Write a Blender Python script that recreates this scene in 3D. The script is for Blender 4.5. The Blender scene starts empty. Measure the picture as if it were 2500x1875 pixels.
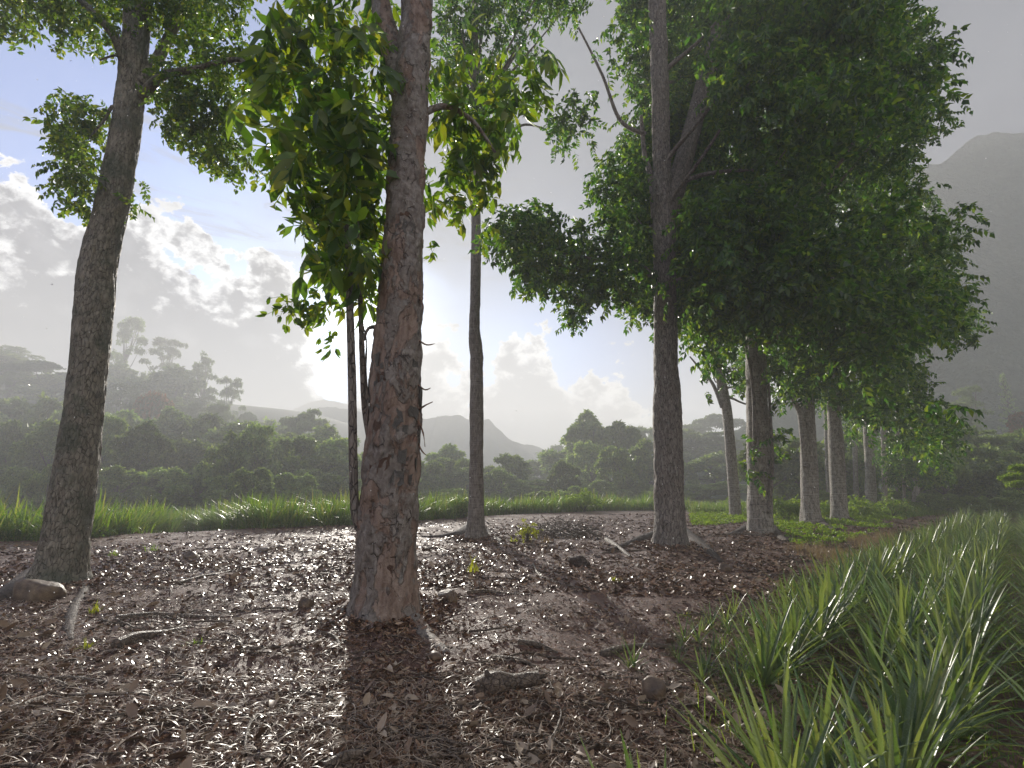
import bpy, math, random
import numpy as np
from mathutils import Vector, Matrix
rng = np.random.default_rng(7)
random.seed(7)
sc = bpy.context.scene
COL = sc.collection
R_ = math.radians
# ------------------------------------------------------------------ camera
PITCH = R_(12.0); FPX = 1200.0; EYE = 1.5
cam_d = bpy.data.cameras.new('camera'); cam = bpy.data.objects.new('camera', cam_d); COL.objects.link(cam)
cam_d.sensor_width = 36.0; cam_d.lens = 36.0*FPX/2500.0
cam_d.clip_start = 0.05; cam_d.clip_end = 2000
cam.location = (0, 0, EYE); cam.rotation_euler = (R_(90)+PITCH, 0, 0)
sc.camera = cam
# ------------------------------------------------------------------ sun direction (from the photograph)
SUN_AZ, SUN_EL = R_(-16.8), R_(18.2)
SUN = Vector((math.sin(SUN_AZ)*math.cos(SUN_EL), math.cos(SUN_AZ)*math.cos(SUN_EL), math.sin(SUN_EL)))
HAZE_DENSITY = 0.0033
EXPOSURE = 0.80
sun_d = bpy.data.lights.new('sun', 'SUN'); sun = bpy.data.objects.new('sun', sun_d); COL.objects.link(sun)
sun_d.energy = 5.0; sun_d.angle = R_(0.6); sun_d.color = (1.0, 0.93, 0.82)
sun.rotation_euler = SUN.to_track_quat('Z', 'Y').to_euler()
sc.view_settings.view_transform = 'Standard'; sc.view_settings.look = 'None'
sc.view_settings.gamma = 1.0; sc.view_settings.use_curve_mapping = False
sc.view_settings.exposure = EXPOSURE
cy = sc.cycles
cy.use_denoising = True; cy.use_adaptive_sampling = True; cy.adaptive_threshold = 0.02
cy.max_bounces = 7; cy.diffuse_bounces = 3; cy.glossy_bounces = 2; cy.transmission_bounces = 4
cy.volume_bounces = 2; cy.transparent_max_bounces = 4; cy.sample_clamp_indirect = 4.0
cy.caustics_reflective = False; cy.caustics_refractive = False

# ------------------------------------------------------------------ node helper
class NT:
    def __init__(self, tree): self.t = tree; self.n = tree.nodes; self.l = tree.links
    def node(self, typ, **kw):
        n = self.n.new(typ)
        for k, v in kw.items(): setattr(n, k, v)
        return n
    def put(self, sock, v):
        if isinstance(v, bpy.types.NodeSocket): self.l.new(v, sock)
        elif v is not None: sock.default_value = v
    def m(self, op, a, b=None, c=None, clamp=False):
        n = self.node('ShaderNodeMath', operation=op); n.use_clamp = clamp
        self.put(n.inputs[0], a); self.put(n.inputs[1], b)
        if c is not None: self.put(n.inputs[2], c)
        return n.outputs[0]
    def mix(self, f, a, b, blend='MIX'):
        n = self.node('ShaderNodeMix', data_type='RGBA', blend_type=blend)
        self.put(n.inputs[0], f)
        self.put(n.inputs[6], a if isinstance(a, bpy.types.NodeSocket) else (*a, 1)[:4])
        self.put(n.inputs[7], b if isinstance(b, bpy.types.NodeSocket) else (*b, 1)[:4])
        return n.outputs[2]
    def ss(self, v, lo, hi, a=0.0, b=1.0):
        n = self.node('ShaderNodeMapRange', interpolation_type='SMOOTHSTEP')
        self.put(n.inputs[0], v); self.put(n.inputs[1], lo); self.put(n.inputs[2], hi)
        self.put(n.inputs[3], a); self.put(n.inputs[4], b)
        return n.outputs[0]
    def noise(self, vec, scale, detail=4, rough=0.55, dist=0.0):
        n = self.node('ShaderNodeTexNoise'); self.put(n.inputs['Vector'], vec)
        n.inputs['Scale'].default_value = scale; n.inputs['Detail'].default_value = detail
        n.inputs['Roughness'].default_value = rough; n.inputs['Distortion'].default_value = dist
        return n.outputs[0]
    def vscale(self, vec, s):
        n = self.node('ShaderNodeVectorMath', operation='MULTIPLY'); self.put(n.inputs[0], vec)
        n.inputs[1].default_value = s
        return n.outputs[0]

# ------------------------------------------------------------------ world: physical sky + clouds by direction
world = bpy.data.worlds.new('World'); sc.world = world; world.use_nodes = True
world.node_tree.nodes.clear()
W = NT(world.node_tree)
wo = W.node('ShaderNodeOutputWorld'); bg = W.node('ShaderNodeBackground')
sky = W.node('ShaderNodeTexSky', sky_type='NISHITA'); sky.sun_disc = False
sky.sun_elevation = SUN_EL; sky.sun_rotation = SUN_AZ
sky.air_density = 1.0; sky.dust_density = 1.2; sky.ozone_density = 1.6
tc = W.node('ShaderNodeTexCoord'); D = tc.outputs['Generated']
sx = W.node('ShaderNodeSeparateXYZ'); W.put(sx.inputs[0], D)
X, Y, Z = sx.outputs
DEG = 180/math.pi
az = W.m('MULTIPLY', W.m('ARCTAN2', X, Y), DEG)
el = W.m('MULTIPLY', W.m('ARCSINE', Z), DEG)
def fb(sc_, det=7, ro=0.55, zs=1.6, di=0.0, off=0.0):
    v = W.node('ShaderNodeVectorMath', operation='MULTIPLY_ADD')
    W.put(v.inputs[0], D); v.inputs[1].default_value = (1, 1, zs); v.inputs[2].default_value = (off, off*.7, off*1.3)
    return W.noise(v.outputs[0], sc_, det, ro, di)
def gauss(v, c, w):   # exp(-((v-c)/w)^2)
    q = W.m('DIVIDE', W.m('SUBTRACT', v, c), w)
    return W.m('EXPONENT', W.m('MULTIPLY', W.m('MULTIPLY', q, q), -1.0))
big = W.m('SUBTRACT', fb(5.0, 3, .5, 1.2), 0.5)
billow = W.m('SUBTRACT', fb(13.0, 7, .56, 1.3, .15, 3.1), 0.5)
fine = W.m('SUBTRACT', fb(34.0, 6, .6, 1.3, .2, 1.7), 0.5)
# cloud top height over azimuth
left = W.ss(az, -26, -19, 1, 0)
H = W.m('ADD', W.m('MULTIPLY', left, 23.5), W.m('MULTIPLY', W.m('SUBTRACT', 1.0, left), 8.0))
for c, w, a in ((-9, 5, 8.0), (2.5, 4.0, 9.5), (-1.5, 2.6, 3.5), (8.5, 2.6, 3.0), (12, 2.6, 4.5), (-14.5, 4, 4.0)):
    H = W.m('ADD', H, W.m('MULTIPLY', gauss(az, c, w), a))
H = W.m('ADD', H, W.m('MULTIPLY', W.ss(az, 15, 35), -3.0))
d = W.m('SUBTRACT', H, el)
lefthaze = W.m('MULTIPLY', left, 1.0)
d = W.m('ADD', d, W.m('MULTIPLY', billow, 26.0))
d = W.m('ADD', d, W.m('MULTIPLY', fine, 6.0))
d = W.m('ADD', d, W.m('MULTIPLY', big, 8.0))
cov = W.ss(d, 0.0, 0.9)
thick = W.ss(W.m('ADD', d, W.m('MULTIPLY', fine, 14)), 0.3, 5.5)
# veil of mist over the right and the zenith, blue left open at the upper left
veil = W.m('MULTIPLY', W.ss(W.m('ADD', W.m('ADD', az, W.m('MULTIPLY', el, 0.25)), W.m('MULTIPLY', big, 40)), -34, 2), 0.93)
lowgap = W.m('MULTIPLY', gauss(az, 5, 14), gauss(el, 13, 11)); veil = W.m('MULTIPLY', veil, W.m('SUBTRACT', 1.0, W.m('MULTIPLY', lowgap, .75)))
veil_tex = fb(3.0, 5, .5, 1.5, 0, 9.0)
# cirrus
cv = W.node('ShaderNodeVectorMath', operation='MULTIPLY'); W.put(cv.inputs[0], D); cv.inputs[1].default_value = (1.0, 1.0, 5.5)
cirr = W.noise(cv.outputs[0], 6.0, 9, .62, .9)
cirr_m = W.m('MULTIPLY', W.ss(cirr, .50, .70), W.m('MULTIPLY', W.ss(el, 22, 26), W.ss(el, 40, 29)))
sp = W.node('ShaderNodeVectorMath', operation='DOT_PRODUCT'); W.put(sp.inputs[0], D); sp.inputs[1].default_value = SUN
ang = W.m('MULTIPLY', W.m('ARCCOSINE', W.m('MINIMUM', sp.outputs['Value'], 0.99999)), DEG)
S = 10.0   # cloud radiance in the units of the Nishita sky (strength 0.1)
def C(r, g, b): return (r*S, g*S, b*S)
skyc = W.mix(1.0, sky.outputs[0], (.60, .88, 1.5), 'MULTIPLY')
CLD = .22
c_ = W.mix(W.m('MULTIPLY', cirr_m, .75), skyc, C(.60*CLD*2, .64*CLD*2, .72*CLD*2))
vcol = W.mix(W.ss(az, -10, 38), C(.56*CLD*1.6, .585*CLD*1.6, .63*CLD*1.6), C(.27*CLD*1.6, .29*CLD*1.6, .345*CLD*1.6))
vcol = W.mix(W.ss(W.m('ABSOLUTE', az), 60, 110), vcol, C(.72, .74, .76))  # unseen sky behind the camera, made brighter as added fill for the foreground
vcol = W.mix(W.m('MULTIPLY', W.ss(veil_tex, .35, .7), .35), vcol, C(.30, .31, .335))
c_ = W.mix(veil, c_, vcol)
ccol = W.mix(thick, C(CLD*4.6, CLD*4.6, CLD*4.5), W.mix(W.ss(az, -24, -16), C(.26*CLD, .28*CLD, .33*CLD), C(.78*CLD*2.1, .79*CLD*2.1, .81*CLD*2.1)))
ccol = W.mix(W.m('MULTIPLY', W.ss(billow, 0.02, 0.2), .45), ccol, C(.72*CLD*2, .73*CLD*2, .75*CLD*2))
c_ = W.mix(W.m('MULTIPLY', cov, .93), c_, ccol)
# aureole of the sun shining through thin cloud
g1 = W.m('MULTIPLY', W.m('EXPONENT', W.m('MULTIPLY', ang, -1/1.8)), 60.0)
g2 = W.m('MULTIPLY', W.m('EXPONENT', W.m('MULTIPLY', ang, -1/7.0)), 2.4)
gl = W.node('ShaderNodeVectorMath', operation='SCALE'); gl.inputs[0].default_value = (1.0, .96, .88); W.put(gl.inputs['Scale'], W.m('ADD', g1, g2))
ad = W.node('ShaderNodeVectorMath', operation='ADD'); W.put(ad.inputs[0], c_); W.put(ad.inputs[1], gl.outputs[0])
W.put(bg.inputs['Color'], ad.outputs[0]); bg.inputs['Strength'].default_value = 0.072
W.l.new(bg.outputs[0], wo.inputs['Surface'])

# ------------------------------------------------------------------ geometry of the view and of the ground
CP, SP = math.cos(PITCH), math.sin(PITCH)
K = 2500/2212.0          # picture notes were taken on a 2212-wide copy
def ray(px, py):         # px,py on the 2212-wide copy
    u = (px*K-1250)/FPX; v = (937.5-py*K)/FPX
    return np.array([u, CP-v*SP, SP+v*CP])
def at(px, py, y):       # point of that line of sight at distance y north of the camera
    r = ray(px, py); t = y/r[1]
    return np.array([0, 0, EYE])+r*t
def pxm(y): return y*1.02*K/FPX   # metres per note pixel at distance y
def proj(p):
    p = np.asarray(p, float).reshape(-1, 3)
    q = p-np.array([0, 0, EYE]); f = q[:, 1]*CP+q[:, 2]*SP; up = -q[:, 1]*SP+q[:, 2]*CP
    f = np.where(f < .05, np.nan, f)
    return np.stack([(1250+FPX*q[:, 0]/f)/K, (937.5-FPX*up/f)/K, f], 1)
def hash3(i, j, k):
    h = (i.astype(np.int64)*374761393+j.astype(np.int64)*668265263+k.astype(np.int64)*2147483647) & 0xffffffff
    h = ((h ^ (h >> 13))*1274126177) & 0xffffffff
    h = h ^ (h >> 16)
    return (h & 0xffffff)/float(0xffffff)
def vnoise(x, y, z=0.0):
    x, y, z = np.broadcast_arrays(np.asarray(x, float), np.asarray(y, float), np.asarray(z, float))
    i, j, k = np.floor(x), np.floor(y), np.floor(z); fx, fy, fz = x-i, y-j, z-k
    fx, fy, fz = [f*f*(3-2*f) for f in (fx, fy, fz)]
    i, j, k = i.astype(np.int64), j.astype(np.int64), k.astype(np.int64)
    r = 0
    for a in (0, 1):
        for b in (0, 1):
            for c in (0, 1):
                w = (fx if a else 1-fx)*(fy if b else 1-fy)*(fz if c else 1-fz)
                r = r+w*hash3(i+a, j+b, k+c)
    return r-0.5
def fbm(x, y, z=0.0, o=4):
    r = 0; a = 1.0
    for n in range(o):
        r = r+a*vnoise(x+n*17.3, y-n*9.1, z+n*5.7); x = x*2.03; y = y*2.03; z = z*2.03; a *= .5
    return r
def rowd(x, y): return (x-y+8.8)/math.sqrt(2)
def smooth(v, a, b):
    t = np.clip((v-a)/(b-a), 0, 1); return t*t*(3-2*t)
def gz(x, y, rough=True):
    x = np.asarray(x, float); y = np.asarray(y, float)
    d = rowd(x, y)
    z = -0.07*np.clip(d-0.3, 0, 6.5)
    z = z - 0.9*smooth(-d, 14, 26)
    if rough:
        near = 1/(1+(x*x+y*y)/900.0)
        z = z+near*(0.16*vnoise(x*.35, y*.35)+0.09*vnoise(x*1.1, y*1.1)+0.035*vnoise(x*3.1, y*3.1))
    # hillsides far behind
    z = z+46*smooth(y*0.85-x*0.75, 130, 340)*smooth(-x+4, 0, 130)
    z = z+6*smooth(x*.45+y*.9, 52, 80)*smooth(x-18, 0, 30)
    return z
def onground(px, py, dmax=60):
    r = ray(px, py); t = 1.0
    while t < dmax:
        p = np.array([0, 0, EYE])+r*t
        if p[2] <= float(gz(p[0], p[1])): break
        t += 0.02+t*.002
    return np.array([0, 0, EYE])+r*t

# ------------------------------------------------------------------ object helpers
def tag(o, label=None, cat=None, group=None, kind=None):
    if label: o['label'] = label
    if cat: o['category'] = cat
    if group: o['group'] = group
    if kind: o['kind'] = kind
    return o
def mesh_from(name, V, F, mats, mi=None, smooth_=False):
    """F: array (n,3)/(n,4) or list of such arrays"""
    me = bpy.data.meshes.new(name)
    V = np.asarray(V, np.float32).reshape(-1, 3)
    if isinstance(F, np.ndarray): F = [F]
    F = [np.asarray(f, np.int32) for f in F if len(f)]
    nl = sum(f.size for f in F); npoly = sum(len(f) for f in F)
    me.vertices.add(len(V)); me.vertices.foreach_set('co', V.ravel())
    me.loops.add(nl); me.loops.foreach_set('vertex_index', np.concatenate([f.ravel() for f in F]))
    me.polygons.add(npoly)
    tot = np.concatenate([np.full(len(f), f.shape[1], np.int32) for f in F])
    st = np.concatenate([[0], np.cumsum(tot)[:-1]]).astype(np.int32)
    me.polygons.foreach_set('loop_start', st); me.polygons.foreach_set('loop_total', tot)
    if mi is not None: me.polygons.foreach_set('material_index', np.asarray(mi, np.int32))
    if smooth_: me.polygons.foreach_set('use_smooth', np.ones(npoly, bool))
    for m in (mats if isinstance(mats, (list, tuple)) else [mats]): me.materials.append(m)
    me.update(); me.validate(verbose=False)
    return me
def ob(name, me, parent=None, loc=(0, 0, 0)):
    o = bpy.data.objects.new(name, me); COL.objects.link(o); o.location = loc
    if parent is not None: o.parent = parent
    return o
def empty(name, loc, label, cat, group=None, rz=0):
    o = bpy.data.objects.new(name, None); COL.objects.link(o); o.location = [float(v) for v in loc]
    o.rotation_euler = (0, 0, rz); o.empty_display_size = .2
    return tag(o, label, cat, group)
def tri(F):
    out = []
    for f in F: out.append(f)
    return out
def instance(TV, TF, R, P, S=None):
    """tile a template (verts TV, list of face arrays TF) over N transforms"""
    n = len(P); m = len(TV)
    if S is None: S = np.ones(n)
    V = np.einsum('nij,mj->nmi', R, TV)*np.asarray(S)[:, None, None]+P[:, None, :]
    off = (np.arange(n)*m)[:, None, None]
    return V.reshape(-1, 3), [(f[None]+off).reshape(-1, f.shape[1]) for f in TF]
def join(parts):
    Vs = []; F3 = []; F4 = []; o = 0
    for V, Fs in parts:
        for f in Fs:
            if not len(f): continue
            (F3 if f.shape[1] == 3 else F4).append(f+o)
        Vs.append(V); o += len(V)
    out = []
    if F3: out.append(np.concatenate(F3))
    if F4: out.append(np.concatenate(F4))
    return np.concatenate(Vs), out
def frames_from(dirs, roll):
    """rotation matrices whose X axis is dirs, Z roughly up turned by roll"""
    x = dirs/np.linalg.norm(dirs, axis=1, keepdims=True)
    up = np.tile(np.array([0, 0, 1.0]), (len(x), 1))
    up[np.abs(x[:, 2]) > .97] = (0.3, 1, 0)
    y = np.cross(up, x); y /= np.linalg.norm(y, axis=1, keepdims=True)
    z = np.cross(x, y)
    c, s = np.cos(roll)[:, None], np.sin(roll)[:, None]
    y2 = y*c+z*s; z2 = -y*s+z*c
    return np.stack([x, y2, z2], 2)
def resample(P, Rr, n):
    P = np.asarray(P, float); Rr = np.asarray(Rr, float)
    s = np.concatenate([[0], np.cumsum(np.linalg.norm(np.diff(P, axis=0), axis=1))]); s /= s[-1]
    # Catmull-Rom through the points
    t = np.linspace(0, 1, n); k = np.clip(np.searchsorted(s, t, side='right')-1, 0, len(P)-2)
    f = ((t-s[k])/(s[k+1]-s[k]+1e-9))[:, None]
    g = lambda A, i: A[np.clip(i, 0, len(A)-1)]
    A = np.concatenate([P, Rr[:, None]], 1)
    p0, p1, p2, p3 = g(A, k-1), g(A, k), g(A, k+1), g(A, k+2)
    q = .5*((2*p1)+(-p0+p2)*f+(2*p0-5*p1+4*p2-p3)*f*f+(-p0+3*p1-3*p2+p3)*f**3)
    return q[:, :3], np.maximum(q[:, 3], .0008)
def tube(P, Rr, nseg, nlong, disp=None, cap=True, seed=0.0):
    """swept tube; disp(cx, cy, h, r, theta) -> radial offset in metres"""
    C_, r = resample(P, Rr, nlong)
    T = np.gradient(C_, axis=0); T /= np.linalg.norm(T, axis=1, keepdims=True)
    ref = np.array([0, -1.0, 0]) if abs(T[0][1]) < .9 else np.array([0, 0, 1.0])
    N = np.zeros_like(T); n = ref-T[0]*ref.dot(T[0]); n /= np.linalg.norm(n)
    for i in range(len(T)):
        n = n-T[i]*n.dot(T[i]); n /= np.linalg.norm(n); N[i] = n
    B = np.cross(T, N)
    th = np.linspace(0, 2*np.pi, nseg, endpoint=False)
    ct, st = np.cos(th)[None], np.sin(th)[None]
    h = np.concatenate([[0], np.cumsum(np.linalg.norm(np.diff(C_, axis=0), axis=1))])[:, None]
    rr = np.repeat(r[:, None], nseg, 1)
    if disp is not None: rr = rr+disp(ct*r[:, None]+seed, st*r[:, None]+seed, h+0*ct, rr, th[None]+0*h)
    V = C_[:, None]+N[:, None]*(rr*ct)[..., None]+B[:, None]*(rr*st)[..., None]
    V = V.reshape(-1, 3)
    i = np.arange(nlong-1)[:, None]*nseg; j = np.arange(nseg)[None]; j2 = (j+1) % nseg
    Q = np.stack([i+j, i+j2, i+nseg+j2, i+nseg+j], 2).reshape(-1, 4)
    F = [Q]
    if cap:
        V = np.concatenate([V, C_[:1], C_[-1:]]); a = len(V)-2; jj = np.arange(nseg); jn = (jj+1) % nseg
        F.append(np.stack([np.full(nseg, a), jn, jj], 1))
        b = (nlong-1)*nseg
        F.append(np.stack([np.full(nseg, a+1), b+jj, b+jn], 1))
        F = [F[0], np.concatenate(F[1:])]
    return V, F

# ------------------------------------------------------------------ materials
def new_mat(name):
    m = bpy.data.materials.new(name); m.use_nodes = True; m.node_tree.nodes.clear()
    N = NT(m.node_tree); out = N.node('ShaderNodeOutputMaterial')
    return m, N, out
def ramp(N, f, stops):
    n = N.node('ShaderNodeValToRGB'); N.put(n.inputs[0], f)
    while len(n.color_ramp.elements) < len(stops): n.color_ramp.elements.new(.5)
    for e, (p, c) in zip(n.color_ramp.elements, stops): e.position = p; e.color = (*c, 1)
    return n.outputs[0]
def bump(N, h, dist, strength=1.0, nrm=None):
    b = N.node('ShaderNodeBump'); b.inputs['Strength'].default_value = strength; b.inputs['Distance'].default_value = dist
    N.put(b.inputs['Height'], h)
    if nrm is not None: N.put(b.inputs['Normal'], nrm)
    return b.outputs[0]
def leaf_mat(name, cols, trans, rough=.38, tf=.42, spec=.5, vein=False, tone=0.0):
    m, N, out = new_mat(name)
    g = N.node('ShaderNodeNewGeometry'); oi = N.node('ShaderNodeObjectInfo')
    r = N.m('FRACT', N.m('ADD', g.outputs['Random Per Island'], oi.outputs['Random']))
    col = ramp(N, r, [(i/(len(cols)-1), c) for i, c in enumerate(cols)])
    tr = ramp(N, r, [(i/(len(trans)-1), c) for i, c in enumerate(trans)])
    if tone:
        k = N.m('MULTIPLY_ADD', oi.outputs['Random'], 2*tone, 1-tone); sc3 = lambda c: (lambda n: (N.put(n.inputs[0], c), N.put(n.inputs['Scale'], k), n.outputs[0])[2])(N.node('ShaderNodeVectorMath', operation='SCALE'))
        col = sc3(col); tr = sc3(tr)
    p = N.node('ShaderNodeBsdfPrincipled'); N.put(p.inputs['Base Color'], col)
    p.inputs['Roughness'].default_value = rough; p.inputs['Specular IOR Level'].default_value = spec
    t = N.node('ShaderNodeBsdfTranslucent'); N.put(t.inputs[0], tr)
    mx = N.node('ShaderNodeMixShader'); mx.inputs[0].default_value = tf
    N.l.new(p.outputs[0], mx.inputs[1]); N.l.new(t.outputs[0], mx.inputs[2]); N.l.new(mx.outputs[0], out.inputs[0])
    return m
M = {}
M['leaf'] = leaf_mat('broad_leaf', [(.022, .05, .012), (.04, .085, .018), (.05, .10, .02), (.09, .13, .02)],
                     [(.10, .22, .015), (.22, .40, .02), (.30, .50, .02), (.55, .60, .03)], .36, .45)
M['leaf_big'] = leaf_mat('shoot_leaf', [(.03, .07, .014), (.05, .10, .018), (.07, .13, .02), (.10, .13, .02)],
                     [(.10, .24, .015), (.24, .46, .02), (.42, .62, .02), (.58, .60, .03)], .38, .46)
M['leaf_row'] = leaf_mat('row_leaf', [(.013, .04, .012), (.02, .055, .016), (.03, .075, .02), (.06, .11, .022)],
                     [(.05, .16, .012), (.12, .34, .02), (.26, .52, .03), (.50, .66, .04)], .30, .42, .5)
M['leaf_far'] = leaf_mat('forest_leaf', [(.05, .09, .035), (.08, .13, .045), (.11, .17, .055), (.16, .20, .07)],
                     [(.16, .27, .05), (.28, .42, .07), (.36, .50, .08), (.48, .56, .10)], .36, .45, .8, tone=.42)
M['leaf_feather'] = leaf_mat('feathery_leaf', [(.045, .075, .03), (.06, .09, .035)], [(.25, .36, .08), (.34, .45, .09)], .5, .4, tone=.3)
M['blossom'] = leaf_mat('orange_blossom', [(.30, .12, .05), (.10, .10, .03), (.06, .09, .03)], [(.6, .2, .05), (.4, .15, .05), (.2, .2, .04)], .5, .35)
M['grass'] = leaf_mat('grass_blade', [(.03, .075, .014), (.05, .11, .018), (.07, .13, .02), (.13, .15, .04)],
                     [(.12, .28, .02), (.26, .46, .03), (.38, .56, .03), (.55, .52, .12)], .33, .48)
M['cover'] = leaf_mat('ground_cover_leaf', [(.05, .10, .018), (.08, .15, .02), (.11, .17, .025)],
                     [(.25, .45, .02), (.38, .58, .02), (.5, .62, .04)], .42, .5)
M['yellow'] = leaf_mat('yellow_leaf', [(.25, .25, .02), (.2, .26, .02), (.32, .2, .03)], [(.6, .6, .03), (.5, .6, .03)], .4, .45)
M['straw'] = leaf_mat('dry_grass', [(.22, .16, .08), (.30, .22, .12), (.17, .12, .06)], [(.4, .28, .1), (.5, .35, .15)], .5, .3)

def pine_mat():
    m, N, out = new_mat('pineapple_leaf')
    g = N.node('ShaderNodeNewGeometry'); oi = N.node('ShaderNodeObjectInfo'); t = N.node('ShaderNodeTexCoord')
    r = N.m('FRACT', N.m('ADD', g.outputs['Random Per Island'], oi.outputs['Random']))
    col = ramp(N, r, [(0, (.025, .055, .022)), (.35, (.045, .085, .03)), (.7, (.075, .125, .04)), (.93, (.15, .18, .06)), (1, (.22, .14, .07))])
    nz = N.noise(N.vscale(t.outputs['Object'], (4, 60, 60)), 2.0, 3)
    col = N.mix(N.ss(nz, .45, .7), col, N.mix(.5, col, (.24, .29, .21)))
    back = N.mix(.45, col, (.27, .32, .25))
    col = N.mix(g.outputs['Backfacing'], col, back)
    p = N.node('ShaderNodeBsdfPrincipled'); N.put(p.inputs['Base Color'], col); p.inputs['Roughness'].default_value = .27; p.inputs['Specular IOR Level'].default_value = .7
    tl = N.node('ShaderNodeBsdfTranslucent'); N.put(tl.inputs[0], ramp(N, r, [(0, (.13, .27, .035)), (1, (.44, .52, .08))]))
    mx = N.node('ShaderNodeMixShader'); mx.inputs[0].default_value = .36
    N.l.new(p.outputs[0], mx.inputs[1]); N.l.new(tl.outputs[0], mx.inputs[2]); N.l.new(mx.outputs[0], out.inputs[0])
    return m
M['pine'] = pine_mat()

def bark_mat(name, dark, mid, light, vs=(9, 9, 2.0), moss=None, ring=0.0, peel=None, rough=.72, lich=.0, cell=1.6, crk=.85, sparse=0.0, cv=1.0):
    m, N, out = new_mat(name)
    t = N.node('ShaderNodeTexCoord'); O = t.outputs['Object']
    v = N.vscale(O, vs)
    n1 = N.noise(v, 1.6, 8, .62, .4)
    n2 = N.noise(O, 1.3, 4, .5)
    n3 = N.noise(N.vscale(O, (1, 1, 1)), 38, 3, .6)
    col = ramp(N, n1, [(.30, dark), (.48, mid), (.68, light)])
    col = N.mix(N.ss(n2, .40, .62), col, N.mix(.45, col, mid))
    wn = N.node('ShaderNodeTexNoise'); N.put(wn.inputs['Vector'], N.vscale(O, (1, 1, .5))); wn.inputs['Scale'].default_value = 9.0; wn.inputs['Detail'].default_value = 4
    wv = N.node('ShaderNodeVectorMath', operation='MULTIPLY_ADD'); N.put(wv.inputs[0], wn.outputs['Color']); wv.inputs[1].default_value = (.9, .9, .9)
    N.put(wv.inputs[2], N.vscale(O, (vs[0]*cell, vs[1]*cell, vs[2]*cell)))
    vo = N.node('ShaderNodeTexVoronoi', feature='DISTANCE_TO_EDGE'); N.put(vo.inputs['Vector'], wv.outputs[0]); vo.inputs['Scale'].default_value = 1.0
    vc = N.node('ShaderNodeTexVoronoi', feature='F1'); N.put(vc.inputs['Vector'], wv.outputs[0]); vc.inputs['Scale'].default_value = 1.0
    cellr = N.node('ShaderNodeSeparateColor'); N.put(cellr.inputs[0], vc.outputs['Color'])
    col = N.mix(N.m('MULTIPLY', cellr.outputs[0], .45*cv), col, light)
    col = N.mix(N.m('MULTIPLY', cellr.outputs[1], .35*cv), col, dark)
    crack = N.ss(N.m('ADD', vo.outputs['Distance'], N.m('MULTIPLY', N.m('SUBTRACT', n1, .5), .12)), 0.0, .08)
    if sparse:
        crack = N.m('MAXIMUM', crack, N.ss(N.noise(N.vscale(O, (1, 1, .6)), 5.5, 4, .6), sparse-.05, sparse+.03))
    col = N.mix(N.m('MULTIPLY', N.m('SUBTRACT', 1.0, crack), crk), col, dark)
    h = N.m('ADD', N.m('MULTIPLY', n1, .7), N.m('MULTIPLY', crack, .45))
    if ring:
        rg = N.noise(N.vscale(O, (1.2, 1.2, 26)), 1.2, 4, .6)
        col = N.mix(N.ss(rg, .52, .66, 0, ring), col, light)
        h = N.m('ADD', h, N.m('MULTIPLY', rg, .35))
    if peel:
        pz = N.noise(N.vscale(O, (1.6, 1.6, .8)), 1.7, 6, .6, .5)
        pk = N.ss(pz, .49, .53)
        inner = N.mix(N.ss(N.noise(N.vscale(O, (9, 9, 1.2)), 1.5, 5), .4, .62), peel, (peel[0]*.62, peel[1]*.55, peel[2]*.5))
        red = N.ss(N.noise(O, 2.6, 4, .5, .3), .62, .70)
        inner = N.mix(N.m('MULTIPLY', red, .7), inner, (.20, .075, .04))
        inner = N.mix(N.m('MULTIPLY', N.m('SUBTRACT', 1.0, crack), .5), inner, dark)
        col = N.mix(pk, N.mix(.15, col, inner), N.mix(.85, col, inner))
        h = N.m('SUBTRACT', h, N.m('MULTIPLY', pk, .5))
    if moss is not None:
        sz = N.node('ShaderNodeSeparateXYZ'); N.put(sz.inputs[0], O)
        mz = N.ss(N.noise(O, 2.2, 5, .6), .44, .66)
        col = N.mix(N.m('MULTIPLY', mz, .65), col, moss)
    if lich:
        col = N.mix(N.m('MULTIPLY', N.ss(N.noise(O, 9, 5, .6), .58, .68), lich), col, (.26, .27, .25))
    p = N.node('ShaderNodeBsdfPrincipled'); N.put(p.inputs['Base Color'], col)
    N.put(p.inputs['Roughness'], N.ss(n3, .3, .7, rough-.16, rough+.1))
    h = N.m('ADD', h, N.m('MULTIPLY', n3, .12))
    N.put(p.inputs['Normal'], bump(N, h, .05, 1.0))
    N.l.new(p.outputs[0], out.inputs[0])
    return m
M['bark1'] = bark_mat('furrowed_bark', (.04, .033, .024), (.21, .185, .14), (.40, .36, .28), (10, 10, 3.6), moss=(.05, .075, .045), lich=.25, cell=2.4, crk=.8, sparse=.60, cv=.8)
M['bark2'] = bark_mat('peeling_bark', (.05, .04, .033), (.20, .175, .15), (.37, .34, .305), (8, 8, 5.5), peel=(.33, .235, .18), lich=.4, cell=1.25, crk=.95, sparse=.43, cv=.22)
M['bark3'] = bark_mat('ringed_bark', (.06, .045, .036), (.22, .18, .15), (.38, .34, .30), (11, 11, 3.0), ring=.45, crk=.6)
M['bark4'] = bark_mat('rough_bark', (.045, .034, .028), (.21, .17, .14), (.40, .35, .30), (11, 11, 3.6), lich=.3, cell=1.7, crk=.95)
M['bark5'] = bark_mat('pale_bark', (.07, .06, .05), (.32, .27, .22), (.52, .47, .40), (8, 8, 3.0), ring=.55)
M['plate'] = bark_mat('bark_plate', (.09, .075, .06), (.29, .265, .235), (.42, .40, .36), (10, 10, 4.0), lich=.35)
M['plate_red'] = bark_mat('red_bark_plate', (.06, .03, .02), (.24, .13, .085), (.36, .23, .16), (10, 10, 4.0))
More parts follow.
